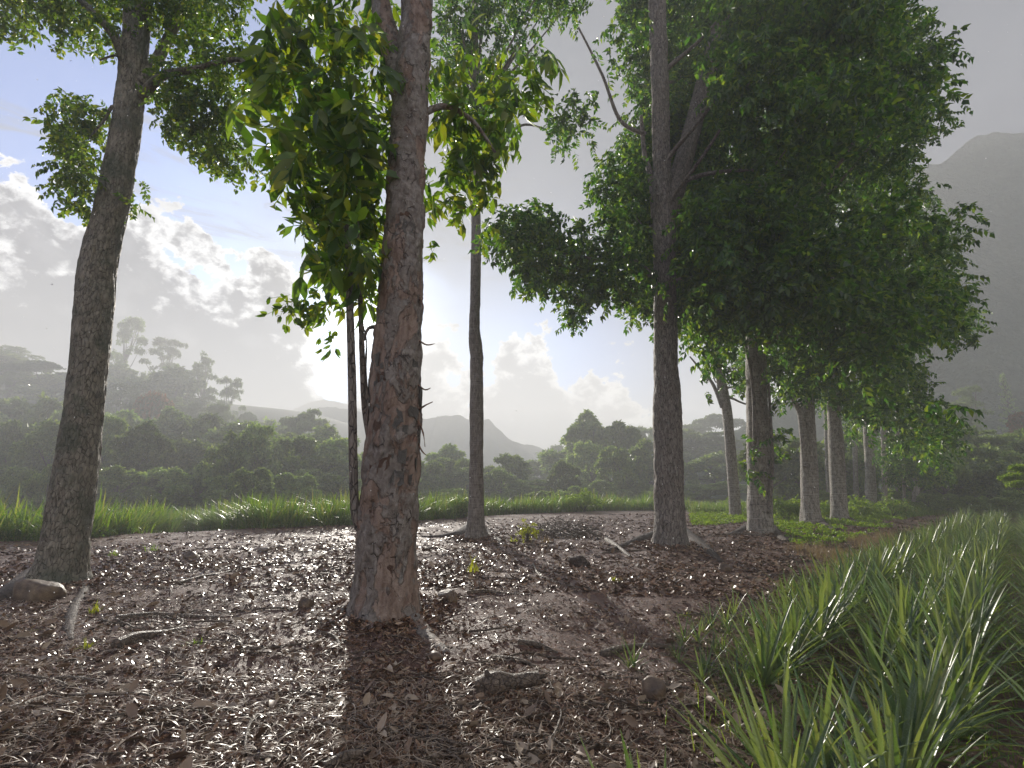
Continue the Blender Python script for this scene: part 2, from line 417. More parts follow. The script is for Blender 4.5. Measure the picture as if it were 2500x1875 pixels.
M['wood'] = bark_mat('dead_wood', (.05, .035, .025), (.14, .10, .07), (.28, .21, .15), (14, 14, 14), rough=.55, crk=.25)
M['root'] = bark_mat('wet_root', (.025, .015, .011), (.07, .045, .034), (.13, .09, .07), (12, 12, 12), rough=.75, crk=.3)
M['far_bark'] = bark_mat('far_bark', (.06, .05, .04), (.14, .12, .10), (.24, .22, .2), (2, 2, 1))

def rock_mat():
    m, N, out = new_mat('rock')
    t = N.node('ShaderNodeTexCoord'); O = t.outputs['Object']
    n1 = N.noise(O, 7, 7, .6); n2 = N.noise(O, 45, 4, .6)
    col = ramp(N, n1, [(.32, (.045, .032, .025)), (.5, (.13, .085, .055)), (.68, (.24, .17, .10))])
    p = N.node('ShaderNodeBsdfPrincipled'); N.put(p.inputs['Base Color'], col); p.inputs['Roughness'].default_value = .5
    N.put(p.inputs['Normal'], bump(N, N.m('ADD', n1, N.m('MULTIPLY', n2, .3)), .02))
    N.l.new(p.outputs[0], out.inputs[0]); return m
M['rock'] = rock_mat()
def soil_mat():
    m, N, out = new_mat('soil')
    t = N.node('ShaderNodeTexCoord'); O = t.outputs['Object']
    n1 = N.noise(O, .9, 8, .6, .3); n2 = N.noise(O, 9, 7, .65, .2); n3 = N.noise(O, 55, 5, .7)
    col = ramp(N, n2, [(.3, (.045, .018, .011)), (.5, (.13, .055, .034)), (.7, (.24, .115, .072))])
    col = N.mix(N.ss(n1, .42, .62), col, N.mix(.5, col, (.10, .05, .036)))
    col = N.mix(N.ss(n3, .50, .68), col, (.17, .12, .09))
    # grass and humus well away from the grove floor
    s = N.node('ShaderNodeSeparateXYZ'); N.put(s.inputs[0], O)
    dd = N.m('MULTIPLY', N.m('ADD', N.m('SUBTRACT', s.outputs[0], s.outputs[1]), 8.8), .7071)
    far = N.ss(N.m('ADD', s.outputs[1], N.m('MULTIPLY', n1, 6)), 34, 44)
    col = N.mix(far, col, (.03, .05, .02))
    p = N.node('ShaderNodeBsdfPrincipled'); N.put(p.inputs['Base Color'], col)
    N.put(p.inputs['Roughness'], N.m('MAXIMUM', N.ss(n1, .35, .62, .5, .75), N.m('MULTIPLY', far, .95)))
    h = N.m('ADD', N.m('MULTIPLY', n2, 1.0), N.m('MULTIPLY', n3, .45))
    N.put(p.inputs['Normal'], bump(N, h, .06, 1.0))
    N.l.new(p.outputs[0], out.inputs[0]); return m
M['soil'] = soil_mat()
def litter_mat(name, cols, rough):
    m, N, out = new_mat(name)
    g = N.node('ShaderNodeNewGeometry'); r = g.outputs['Random Per Island']
    p = N.node('ShaderNodeBsdfPrincipled')
    N.put(p.inputs['Base Color'], ramp(N, r, [(i/(len(cols)-1), c) for i, c in enumerate(cols)]))
    N.put(p.inputs['Roughness'], N.m('MULTIPLY_ADD', N.m('FRACT', N.m('MULTIPLY', r, 37.0)), .28, rough))
    p.inputs['Specular IOR Level'].default_value = .34
    N.l.new(p.outputs[0], out.inputs[0]); return m
M['litter'] = litter_mat('leaf_litter', [(.075, .036, .020), (.17, .088, .050), (.30, .18, .11), (.11, .052, .030), (.42, .29, .19)], .17)
M['needle'] = litter_mat('dry_needles', [(.16, .10, .065), (.30, .21, .14), (.42, .33, .24), (.10, .06, .04)], .28)
def hill_mat():
    m, N, out = new_mat('forested_slope')
    t = N.node('ShaderNodeTexCoord'); O = t.outputs['Object']
    n1 = N.noise(O, .12, 8, .65); n2 = N.noise(O, .9, 6, .7)
    col = ramp(N, N.m('ADD', N.m('MULTIPLY', n1, .5), N.m('MULTIPLY', n2, .5)), [(.35, (.05, .07, .045)), (.5, (.10, .13, .08)), (.65, (.16, .19, .13))])
    p = N.node('ShaderNodeBsdfPrincipled'); N.put(p.inputs['Base Color'], col); p.inputs['Roughness'].default_value = .8
    N.put(p.inputs['Normal'], bump(N, n2, 2.5, 1.0))
    N.l.new(p.outputs[0], out.inputs[0]); return m
M['hill'] = hill_mat()

# ------------------------------------------------------------------ ground sheet
def build_ground():
    rs = np.concatenate([np.linspace(.3, 14, 230), 14*(580/14)**np.linspace(0.006, 1, 170)])
    a = np.linspace(0, 2*np.pi, 500, endpoint=False)
    Rr, A = np.meshgrid(rs, a, indexing='ij'); x = Rr*np.sin(A); y = Rr*np.cos(A)
    z = gz(x, y)
    near = 1/(1+(Rr/9)**2)
    z = z+near*(.035*fbm(x*5, y*5, 1.0, 3)+.018*fbm(x*17, y*17, 2.0, 2))
    V = np.stack([x, y, z], 2).reshape(-1, 3); n = len(a)
    i = np.arange(len(rs)-1)[:, None]*n; j = np.arange(n)[None]; j2 = (j+1) % n
    Q = np.stack([i+j, i+n+j, i+n+j2, i+j2], 2).reshape(-1, 4)
    V = np.concatenate([V, [[0, 0, float(gz(0, 0))]]])
    c = len(V)-1; jj = np.arange(n)
    T = np.stack([np.full(n, c), jj, (jj+1) % n], 1)
    o = ob('ground', mesh_from('ground', V, [Q, T], M['soil'], smooth_=True)); tag(o, kind='structure')
build_ground()

# ------------------------------------------------------------------ hills
def ridge(name, y0, y1, yb, prof, nx, ny, amp, seed):
    """prof: list (note px, note py) of the skyline seen at distance y1; slope falls to y0 in front and yb behind"""
    pts = [at(px, py, y1) for px, py in prof]
    xs = np.array([p[0] for p in pts]); zs = np.array([p[2] for p in pts])
    x = np.linspace(xs[0], xs[-1], nx); zc = np.interp(x, xs, zs)
    zc = zc+amp*.30*fbm(x*.25+seed, x*0+3.3, 0, 4)
    yy = np.concatenate([np.linspace(y0, y1, ny), np.linspace(y1, yb, ny//2)[1:]])
    Xg, Yg = np.meshgrid(x, yy, indexing='ij')
    f = np.where(Yg <= y1, (Yg-y0)/(y1-y0), (yb-Yg)/(yb-y1)); f = np.clip(f, 0, 1)
    shape = np.where(Yg <= y1, f**1.5, f)
    spur = np.abs(vnoise(Xg*.085+seed, Yg*.02))*2
    Zg = zc[:, None]*shape*(1-.38*spur*np.sin(np.pi*np.clip(f, 0, 1)))
    Zg = Zg+amp*fbm(Xg*.09+seed, Yg*.09, 1.0, 5)*np.sin(np.pi*f*.9)
    Zg = Zg+amp*.1*fbm(Xg*.6, Yg*.6, 4.0, 3)
    Zg[:, 0] = -2.5; Zg[:, -1] = -2.5; Zg = Zg-(1-np.minimum(1, f*8))*1.0
    V = np.stack([Xg, Yg, Zg], 2).reshape(-1, 3); n = len(yy)
    i = np.arange(nx-1)[:, None]*n; j = np.arange(n-1)[None]
    Q = np.stack([i+j, i+n+j, i+n+j+1, i+j+1], 2).reshape(-1, 4)
    o = ob(name, mesh_from(name, V, Q, M['hill'], smooth_=True)); tag(o, kind='structure'); return o
ridge('mountain', 250, 350, 400, [(-300, 1000), (300, 960), (560, 905), (700, 880), (800, 890), (860, 915), (905, 908), (945, 900), (995, 898), (1010, 906), (1030, 912), (1055, 905), (1075, 925), (1100, 945), (1130, 957), (1165, 966), (1200, 985), (1300, 990), (1500, 985), (1700, 1000)], 460, 50, 5.0, 5.0)
ridge('mountain', 430, 520, 560, [(300, 990), (540, 930), (620, 890), (670, 868), (700, 862), (760, 876), (800, 893), (900, 960), (1000, 1000)], 160, 30, 2.2, 15.0)
ridge('mountain', 66, 112, 135, [(1250, 1050), (1450, 1000), (1560, 950), (1700, 850), (1850, 600), (1930, 420), (1990, 362), (2030, 352), (2060, 330), (2100, 298), (2140, 288), (2212, 292), (2400, 250), (2800, 240), (3300, 300)], 280, 50, 5.0, 25.0)

# ------------------------------------------------------------------ leaf templates
def leaflet(L, w, fold=.25, droop=.15, detail=2):
    """one leaflet along +X, normal +Z"""
    if detail == 0:
        V = np.array([[0, 0, 0], [L*.45, w, fold*w], [L, 0, -droop*L], [L*.45, -w, fold*w]])
        return V, np.array([[0, 2, 1], [0, 3, 2]])
    V = np.array([[0, 0, 0], [L*.32, w, fold*w-.1*droop*L], [L*.32, 0, -.1*droop*L], [L*.32, -w, fold*w-.1*droop*L],
                  [L*.70, w*.78, fold*w*.8-.5*droop*L], [L*.70, 0, -.5*droop*L], [L*.70, -w*.78, fold*w*.8-.5*droop*L], [L, 0, -droop*L]])
    F = np.array([[0, 2, 1], [0, 3, 2], [1, 2, 5], [1, 5, 4], [2, 3, 6], [2, 6, 5], [4, 5, 7], [5, 6, 7]])
    return V, F
def rotz(a): c, s = math.cos(a), math.sin(a); return np.array([[c, -s, 0], [s, c, 0], [0, 0, 1.0]])
def rotx(a): c, s = math.cos(a), math.sin(a); return np.array([[1.0, 0, 0], [0, c, -s], [0, s, c]])
def roty(a): c, s = math.cos(a), math.sin(a); return np.array([[c, 0, s], [0, 1.0, 0], [-s, 0, c]])
def spray(pairs, L, w, rach, seed, droop=.35, hang=.5, detail=0, stalk=True):
    r = random.Random(seed); parts = []
    cv = r.uniform(.5, 1.2)*droop
    def axis(s): return np.array([s*rach, r.uniform(-.01, .01), -cv*rach*s*s])
    for k in range(pairs):
        s = .22+.78*k/max(1, pairs-1); base = axis(s)
        for side in (-1, 1):
            l = L*r.uniform(.75, 1.1)*(0.8+.3*math.sin(math.pi*s)); V, F = leaflet(l, w*r.uniform(.85, 1.15), r.uniform(.1, .45), r.uniform(.05, .35), detail)
            A = rotz(side*R_(r.uniform(45, 72)))@roty(R_(r.uniform(5, 30)+hang*60*r.random()))@rotx(R_(r.uniform(-45, 45)))
            parts.append((V@A.T+base, [F]))
    V, F = leaflet(L, w, .3, .3, detail); parts.append((V@roty(R_(30+hang*30)).T+axis(1.0), [F]))
    if stalk:
        P = np.array([axis(s) for s in (0, .35, .7, 1.0)]); wd = L*.018+.0015
        Vs = np.concatenate([P+[0, wd, 0], P+[0, -wd, 0]]); n = len(P)
        Fs = np.array([[i, i+1, n+i+1] for i in range(n-1)]+[[i, n+i+1, n+i] for i in range(n-1)])
        parts.append((Vs, [Fs]))
    return join(parts)
def whorl(n, L, w, seed, detail=0):
    r = random.Random(seed); parts = []
    for k in range(n):
        V, F = leaflet(L*r.uniform(.7, 1.15), w*r.uniform(.8, 1.2), r.uniform(.1, .5), r.uniform(0, .4), detail)
        A = rotz(2*math.pi*k/n+r.uniform(-.4, .4))@roty(R_(r.uniform(-20, 60)))@rotx(R_(r.uniform(-50, 50)))
        parts.append((V@A.T+np.array([r.uniform(-.3, .3)*L, r.uniform(-.3, .3)*L, r.uniform(-.3, .3)*L]), [F]))
    return join(parts)
def cluster_sprays(clusters, per_m3, templates, smin=.8, smax=1.2, down=.35, shell=.55, rr=rng):
    """clusters: list (centre(3), radius). Returns joined geometry of sprays filling them"""
    C_ = np.array([c for c, r in clusters]); Rr = np.array([r for c, r in clusters])
    cnt = np.maximum(3, (per_m3*Rr**2.3)).astype(int)
    idx = np.repeat(np.arange(len(C_)), cnt); n = len(idx)
    dv = rr.normal(size=(n, 3)); dv /= np.linalg.norm(dv, axis=1, keepdims=True)
    rad = Rr[idx]*(shell+(1-shell)*rr.random(n))*rr.random(n)**.25
    P = C_[idx]+dv*rad[:, None]*np.array([1, 1, .82])
    d = dv+rr.normal(size=(n, 3))*.55; d[:, 2] = d[:, 2]*.5-down; d[:, 2] += 0
    Rm = frames_from(d, rr.normal(size=n)*.7)
    S = rr.uniform(smin, smax, n)
    which = rr.integers(0, len(templates), n); parts = []
    for k, (TV, TF) in enumerate(templates):
        s = which == k
        if s.any(): parts.append(instance(TV, TF, Rm[s], P[s], S[s]))
    return join(parts)

# ------------------------------------------------------------------ trunk builders
def flare_fn(amp, hh, lobes, ph, base):
    def f(h, th):
        e = np.exp(-h/hh)
        return amp*e*(1+.55*np.cos(lobes*th+ph)+.25*np.cos((lobes+2)*th+1.7*ph))
    return f
def d_furrow(amp, f=22, st=.22, flare=None):
    def g(cx, cy, h, r, th):
        a = vnoise(cx*f, cy*f, h*f*st); b = vnoise(cx*f*2.3, cy*f*2.3, h*f*st*2.6); lo = fbm(cx*2.5, cy*2.5, h*1.3, 3)
        o = amp*(1-np.abs(a)*4)*.9+amp*.6*b+amp*1.6*lo*(r/.25)
        if flare: o = o+flare(h, th)
        return o
    return g
def d_plate(amp, flare=None):
    def g(cx, cy, h, r, th):
        a = fbm(cx*6, cy*6, h*3.2, 4); st = smooth(a, -.06, -.02)+smooth(a, .12, .15)+.6*smooth(a, .30, .33)
        b = fbm(cx*20, cy*20, h*9, 3); lo = fbm(cx*2.2, cy*2.2, h*.9+4, 3)
        o = amp*st+amp*.7*b+.03*lo
        if flare: o = o+flare(h, th)
        return o
    return g
def d_ring(amp, flare=None):
    def g(cx, cy, h, r, th):
        a = vnoise(cx*3, cy*3, h*26); b = fbm(cx*16, cy*16, h*5, 3); lo = fbm(cx*2.5, cy*2.5, h*1.4, 3)
        o = amp*.7*a+amp*b+.035*lo*(r/.3)
        if flare: o = o+flare(h, th)
        return o
    return g
TREES = {}
GROVE = 'plantation trees standing in two rows'
def trunk(key, label, Yd, prof, mat, disp, nseg, nlong, top=None, cat='tree', group=GROVE, seed=0.0):
    """prof: list (y, xleft, xright) in note pixels, bottom first, at distance Yd"""
    P = []; Rr = []
    for (y, xl, xr) in prof:
        P.append(at((xl+xr)/2, y, Yd)); Rr.append((xr-xl)/2*K/FPX*(P[-1][1]*CP+(P[-1][2]-EYE)*SP))
    g0 = float(gz(P[0][0], P[0][1]))
    b = P[0].copy(); b[2] = g0
    P[0][2] = min(P[0][2], g0+.05)
    P.insert(0, P[0]-np.array([0, 0, .35])); Rr.insert(0, Rr[0]*1.05)
    if top is not None:
        z, rt = top
        dirv = (P[-1]-P[-2]); dirv = dirv/max(dirv[2], .1); q = P[-1]+dirv*(z-P[-1][2])*np.array([.5, .5, 1])
        P.append((P[-1]+q)/2); Rr.append((Rr[-1]+rt)/2); P.append(q); Rr.append(rt)
    root = empty('tree', b, label, cat, group)
    Rr = [q*{'t1': .77, 't2': .95, 't4': .85, 't3': .90, 't6': .92, 't7': .92, 't8': .92}.get(key, .96) for q in Rr]
    P = np.array(P)-b
    V, F = tube(P, Rr, nseg, nlong, disp, seed=seed)
    ob('trunk', mesh_from('trunk', V, F, mat, smooth_=True), root)
    t = dict(root=root, base=b, P=P+b, R=np.array(Rr), mat=mat, clusters=[], seed=seed); TREES[key] = t
    return t
def limb(t, pts, rad, name='branch', nseg=10, nlong=26, disp=None, mat=None):
    if name in ('shoot', 'twig') and mat is None: mat = M['bark4']
    V, F = tube(np.array(pts)-t['base'], rad, nseg, nlong, disp or d_furrow(.004, 30), seed=t['seed']+1)
    return ob(name, mesh_from(name, V, F, mat or t['mat'], smooth_=True), t['root'])
def gp(px, py): return onground(px, py)
# distances of the trunks from where they meet the ground
g1_ = gp(125, 1262); g2_ = gp(835, 1325); g3_ = gp(1025, 1163); g4_ = gp(1450, 1178)
g6_ = gp(1643, 1152); g7_ = gp(1752, 1132); g8_ = gp(1815, 1124)
print('bases', [np.round(v, 1).tolist() for v in (g1_, g2_, g3_, g4_, g6_, g7_, g8_)])
t1 = trunk('t1', 'leaning mossy dark tree with furrowed bark at the left edge, a rock at its foot', g1_[1],
    [(1262, 55, 192), (1230, 72, 190), (1200, 84, 191), (1150, 93, 196), (1100, 102, 203), (1000, 119, 214), (900, 136, 222), (800, 150, 233), (700, 158, 243), (600, 167, 250), (555, 174, 256), (500, 190, 268), (400, 214, 288), (300, 236, 302), (200, 251, 314), (100, 262, 322), (0, 270, 330), (-120, 282, 338)],
    M['bark1'], d_furrow(.019, 17, .22, flare_fn(.17, .30, 3, 1.0, 0)), 96, 330, (11, .12))
t2 = trunk('t2', 'thickest tree with grey bark peeling off reddish wood, standing before the sun', g2_[1],
    [(1325, 758, 905), (1290, 765, 902), (1250, 768, 900), (1200, 772, 898), (1150, 775, 900), (1100, 778, 903), (1060, 781, 905), (1000, 788, 907), (930, 793, 909), (880, 796, 912), (830, 796, 913), (780, 803, 911), (700, 811, 909), (600, 820, 911), (500, 829, 914), (400, 837, 917), (300, 844, 920), (200, 852, 925), (100, 862, 930), (0, 870, 935), (-150, 880, 940)],
    M['bark2'], d_plate(.013, flare_fn(.17, .30, 4, .4, 0)), 112, 420, (12, .2), seed=3.0)
t3 = trunk('t3', 'slim straight tree with ringed bark between the peeling tree and the forked tree', g3_[1],
    [(1165, 1004, 1054), (1140, 1006, 1050), (1120, 1008, 1048), (1050, 1011, 1046), (1000, 1012, 1045), (900, 1013, 1046), (800, 1014, 1045), (770, 1014, 1046), (740, 1011, 1042), (700, 1012, 1038), (600, 1015, 1040), (500, 1017, 1040), (400, 1018, 1037), (250, 1016, 1034), (0, 1018, 1034)],
    M['bark3'], d_ring(.012, flare_fn(.2, .33, 3, 2.5, 0)), 64, 260, (15, .1), seed=7.0)
t4 = trunk('t4', 'tall forked tree with rough cracked bark and dark spreading roots', g4_[1],
    [(1180, 1409, 1486), (1150, 1411, 1483), (1100, 1410, 1482), (1050, 1409, 1480), (1000, 1408, 1478), (900, 1409, 1475), (845, 1409, 1473), (800, 1410, 1468), (700, 1410, 1465), (600, 1410, 1461), (500, 1408, 1461), (440, 1407, 1458), (400, 1409, 1452), (300, 1408, 1449), (200, 1405, 1447), (0, 1400, 1438)],
    M['bark4'], d_furrow(.021, 15, .25, flare_fn(.26, .33, 4, 1.9, 0)), 88, 330, (16, .14), seed=11.0)
t6 = trunk('t6', 'pale tree with flared foot and leafy shoots halfway up, first behind the forked tree', g6_[1],
    [(1155, 1617, 1673), (1120, 1616, 1669), (1060, 1615, 1666), (1000, 1614, 1664), (900, 1612, 1660), (800, 1611, 1655), (700, 1612, 1650), (500, 1612, 1645), (200, 1608, 1636)],
    M['bark5'], d_ring(.012, flare_fn(.2, .4, 3, .5, 0)), 48, 180, (17, .14), seed=13.0)
t7 = trunk('t7', 'pale ringed tree with a thin side stem, second behind the forked tree', g7_[1],
    [(1133, 1732, 1774), (1100, 1731, 1770), (1000, 1730, 1765), (880, 1728, 1759), (700, 1726, 1752), (400, 1720, 1742)],
    M['bark5'], d_ring(.012, flare_fn(.25, .4, 3, 2.2, 0)), 44, 150, (18, .14), seed=17.0)
t8 = trunk('t8', 'pale tree with a burr at mid height, third behind the forked tree', g8_[1],
    [(1125, 1797, 1832), (1080, 1795, 1828), (960, 1790, 1822), (880, 1788, 1814), (700, 1784, 1806), (400, 1780, 1800)],
    M['bark5'], d_ring(.012, flare_fn(.22, .4, 3, 1.2, 0)), 40, 130, (18, .14), seed=19.0)
t9 = trunk('t9', 'grey forked tree further down the row beside a thin white stem', 32,
    [(1112, 1871, 1894), (1000, 1869, 1889), (900, 1865, 1884), (700, 1862, 1880)],
    M['bark5'], d_ring(.012), 28, 90, (17, .14), seed=23.0)
t5 = trunk('t5', 'slender tree with slightly bent light trunk left of the flared pale tree', 27.5,
    [(1118, 1577, 1602), (1060, 1573, 1597), (1000, 1569, 1592), (900, 1561, 1582), (850, 1552, 1574), (780, 1540, 1560), (700, 1530, 1548)],
    M['bark5'], d_ring(.01, flare_fn(.1, .3, 3, .2, 0)), 32, 110, (12, .08), seed=29.0)
thin = [('thin white stem beside the grey forked tree', 33, [(1115, 1906, 1917), (1000, 1905, 1915), (880, 1902, 1912), (700, 1898, 1908)]),
        ('thin grey trunk seen between the two ringed pale trees and the burr tree', 36, [(1106, 1786, 1794), (900, 1780, 1787), (700, 1776, 1783)]),
        ('thin pale trunk leaning a little left, between burr tree and grey forked tree', 37, [(1108, 1846, 1858), (1020, 1843, 1853), (800, 1838, 1848)]),
        ('thin dark forked trunk right of the white stem', 36, [(1112, 1938, 1948), (980, 1935, 1945), (800, 1932, 1940)]),
        ('thin stem with sunlit edge near the end of the row', 30, [(1125, 1952, 1958), (1000, 1948, 1954), (850, 1944, 1950)]),
        ('short stout trunk at the dark end of the row', 34, [(1115, 1972, 1986), (1000, 1970, 1984), (850, 1966, 1980)])]
for i, (lb, yd, pr) in enumerate(thin):
    trunk('s%d' % i, lb, yd, pr, M['bark5'], d_ring(.008), 16, 50, (12+i*.5, .06), seed=31.0+i)

# limbs of the big trees, drawn along what the photograph shows
def px_limb(t, yd, pts, w0, w1, name='branch', **kw):
    P = [at(x, y, yd+dy) for (x, y, dy) in pts]
    ws = np.linspace(w0, w1, len(P)); rad = [w/2*K/FPX*(p[1]*CP+(p[2]-EYE)*SP) for w, p in zip(ws, P)]
    return limb(t, P, rad, name, **kw)
Y1, Y2, Y3, Y4 = g1_[1], g2_[1], g3_[1], g4_[1]
px_limb(t1, Y1, [(285, 215, 0), (262, 110, -.2), (225, 50, -.3), (150, -20, -.5)], 26, 12)
px_limb(t1, Y1, [(305, 185, 0), (345, 120, .2), (385, 40, .4), (420, -40, .5)], 26, 14)
px_limb(t1, Y1, [(305, 210, 0), (350, 165, -.3), (420, 150, -.5), (520, 130, -.6), (545, 190, -.7)], 22, 6)
px_limb(t1, Y1, [(262, 270, 0), (245, 230, -.2), (225, 260, -.2), (190, 300, -.3)], 9, 3)
px_limb(t1, Y1, [(300, 165, 0), (262, 130, -.2), (248, 120, -.3), (215, 130, -.3)], 8, 3)
px_limb(t2, Y2, [(880, 230, .05), (858, 150, .1), (838, 80, .15), (820, 0, .2), (800, -120, .3)], 58, 34, disp=d_plate(.007), nseg=40, nlong=90)
# shoots springing from the left flank of the peeling tree
px_limb(t2, Y2, [(782, 1150, -.1), (768, 1110, -.12), (763, 1000, -.12), (761, 850, -.1), (757, 700, -.05), (752, 560, 0), (742, 400, .1), (736, 250, .2), (722, 100, .3), (705, -60, .4)], 20, 10, 'shoot', nseg=14, nlong=80)
px_limb(t2, Y2, [(800, 950, .1), (788, 880, .12), (782, 760, .1), (778, 640, .1), (772, 500, .1), (768, 380, .12), (776, 250, .2)], 15, 5, 'shoot', nseg=12, nlong=60)
px_limb(t2, Y2, [(796, 900, .1), (790, 800, .1), (792, 740, .15), (784, 700, .1)], 5, 2, 'twig', nseg=8, nlong=16)
px_limb(t2, Y2, [(812, 706, 0), (798, 708, -.08), (790, 720, -.1), (787, 735, -.1)], 9, 5, 'twig', nseg=8, nlong=16)
px_limb(t2, Y2, [(905, 250, .1), (960, 230, .3), (1020, 260, .5), (1070, 330, .6)], 16, 5)
px_limb(t3, Y3, [(1030, 480, 0), (1010, 400, .2), (985, 330, .3), (960, 200, .4)], 12, 5)
px_limb(t3, Y3, [(1032, 400, 0), (1080, 310, .2), (1130, 270, .3), (1180, 280, .5)], 9, 3)
px_limb(t4, Y4, [(1440, 470, 0), (1470, 370, .2), (1495, 280, .3), (1515, 200, .4), (1545, 90, .5), (1580, -30, .6)], 44, 26, nseg=24, nlong=80, disp=d_furrow(.010, 17))
px_limb(t4, Y4, [(1415, 470, 0), (1405, 380, .2), (1392, 330, .2), (1385, 250, .3)], 16, 7)
px_limb(t4, Y4, [(1520, 190, .4), (1545, 150, .6), (1560, 110, .8), (1575, 60, .8)], 16, 9)
px_limb(t4, Y4, [(1470, 395, 0), (1530, 375, -.3), (1620, 368, -.5), (1700, 378, -.6)], 11, 4)
px_limb(t4, Y4, [(1412, 600, 0), (1360, 560, .2), (1280, 560, .3), (1200, 540, .3), (1130, 520, .3)], 14, 4)
px_limb(t4, Y4, [(1395, 290, .2), (1340, 260, .2), (1300, 160, .3), (1250, 60, .4)], 10, 4)
px_limb(t7, g7_[1], [(1741, 1010, -.2), (1734, 930, -.25), (1728, 890, -.2), (1714, 862, -.3), (1706, 830, -.3)], 16, 9)
px_limb(t6, g6_[1], [(1630, 960, -.4), (1628, 860, -.45), (1618, 780, -.4), (1600, 700, -.3)], 8, 5, 'shoot')
px_limb(t6, g6_[1], [(1660, 1110, -.4), (1668, 1000, -.45), (1664, 900, -.4), (1660, 820, -.3)], 9, 5, 'shoot')
px_limb(t5, 27.5, [(1560, 880, 0), (1540, 830, .2), (1515, 800, .3), (1490, 770, .4)], 9, 3)
px_limb(t9, 32, [(1880, 980, 0), (1890, 930, 0), (1900, 860, 0)], 12, 8)
# surface roots
def root_on_ground(t, pix, w, name='root'):
    P = []
    for k, (x, y) in enumerate(pix):
        p = onground(x, y); P.append(p+np.array([0, 0, -.35*w[k]]))
    return limb(t, P, w, name, nseg=14, nlong=50, disp=d_furrow(.008, 14), mat=M['root'] if t is not t2 else t['mat'])
root_on_ground(t1, [(110, 1235), (60, 1262), (25, 1282), (-30, 1305)], [.36, .27, .18, .08])
root_on_ground(t1, [(178, 1255), (180, 1275), (160, 1310), (148, 1350), (150, 1385)], [.14, .06, .05, .06, .03])
root_on_ground(t2, [(800, 1290), (765, 1308), (735, 1325), (700, 1340), (660, 1352)], [.22, .17, .11, .06, .03])
root_on_ground(t2, [(880, 1320), (905, 1355), (935, 1385), (965, 1410)], [.18, .12, .08, .04])
root_on_ground(t3, [(1015, 1140), (985, 1155), (950, 1160), (910, 1160)], [.30, .20, .11, .06])
root_on_ground(t3, [(1040, 1145), (1062, 1160), (1085, 1170)], [.26, .15, .06])
root_on_ground(t4, [(1470, 1150), (1500, 1172), (1530, 1192), (1560, 1215)], [.36, .27, .16, .06])
root_on_ground(t4, [(1425, 1155), (1385, 1165), (1345, 1180), (1310, 1190)], [.26, .17, .10, .05])
root_on_ground(t6, [(1632, 1135), (1600, 1150), (1575, 1155)], [.36, .22, .09])
root_on_ground(t6, [(1660, 1140), (1680, 1155), (1700, 1170)], [.30, .18, .08])
root_on_ground(t7, [(1765, 1125), (1785, 1138), (1815, 1145)], [.36, .2, .08])
root_on_ground(t8, [(1822, 1118), (1842, 1128), (1870, 1133)], [.36, .2, .08])

# peeling plates and strips on the thickest tree
def plate_mesh(seed, mat):
    r = np.random.default_rng(seed); nu, nv = 5, 4
    u = np.linspace(-1, 1, nu); v = np.linspace(-1, 1, nv); U, Vv = np.meshgrid(u, v, indexing='ij')
    U = U+r.normal(size=U.shape)*.10; Vv = Vv+r.normal(size=U.shape)*.16
    edge = np.maximum(np.abs(U), np.abs(Vv)); X_ = .35*(1-U*U*.5)*0+.10*np.clip(edge-.45, 0, 1)**1.4*r.uniform(.5, 2.0, U.shape)*(1-.6*(Vv > .5))
    top = np.stack([X_+.05, U, Vv], 2).reshape(-1, 3); bot = np.stack([X_*0+.0, U*.96, Vv*.96], 2).reshape(-1, 3)
    i = np.arange(nu-1)[:, None]*nv; j = np.arange(nv-1)[None]
    Q = np.stack([i+j, i+nv+j, i+nv+j+1, i+j+1], 2).reshape(-1, 4)
    rim = [k*nv for k in range(nu)]+[(nu-1)*nv+k for k in range(1, nv)]+[k*nv+nv-1 for k in range(nu-2, -1, -1)]+[k for k in range(nv-2, 0, -1)]
    n = nu*nv; S_ = np.array([[rim[k], rim[(k+1) % len(rim)], rim[(k+1) % len(rim)]+n, rim[k]+n] for k in range(len(rim))])
    return mesh_from('bark_plate', np.concatenate([top, bot]), np.concatenate([Q, S_]), mat)
plates = [plate_mesh(k, M['plate']) for k in range(5)]+[plate_mesh(9, M['plate_red'])]
Cc, Rc = resample(t2['P'], t2['R'], 400)
prand = random.Random(5)
for k in range(95):
    zt = prand.choice([prand.uniform(.3, 5.6), prand.uniform(1.6, 3.2)])
    i = int(np.argmin(np.abs(Cc[:, 2]-zt))); c = Cc[i]; r = Rc[i]
    th = prand.uniform(-100, 100)
    a = math.atan2(-c[1], -c[0])+R_(th)
    s = prand.uniform(.03, .085)*(1.0 if 2.0 < zt < 2.9 else 1)
    o = ob('bark_plate', plates[prand.randrange(6)], t2['root'])
    dirn = Vector((math.cos(a), math.sin(a), 0))
    o.location = Vector(c-t2['base'])+dirn*(r+.002)
    o.rotation_euler = (prand.uniform(-.35, .35), prand.uniform(-.05, .12), a)
    o.rotation_euler = Matrix.Rotation(a, 3, 'Z').to_4x4().to_3x3().to_euler()
    o.rotation_euler.x = prand.uniform(-.3, .3)
    o.scale = (s*.55, s*prand.uniform(.7, 1.1), s*prand.uniform(.8, 1.7))
for (x0, y0, x1, y1, x2, y2) in ((908, 735, 922, 745, 940, 742), (905, 830, 918, 842, 930, 838), (908, 885, 920, 875, 935, 868), (906, 905, 914, 935, 918, 965),
                             (904, 950, 912, 975, 924, 985), (908, 640, 914, 660, 912, 690), (796, 955, 788, 985, 784, 1000), (905, 860, 902, 900, 905, 930)):
    P = [at(x0-4, y0, Y2-.08), at(x1, y1, Y2-.12), at(x2, y2, Y2-.1)]
    limb(t2, P, [.012, .009, .003], 'bark_strip', nseg=6, nlong=10, mat=M['plate_red'])

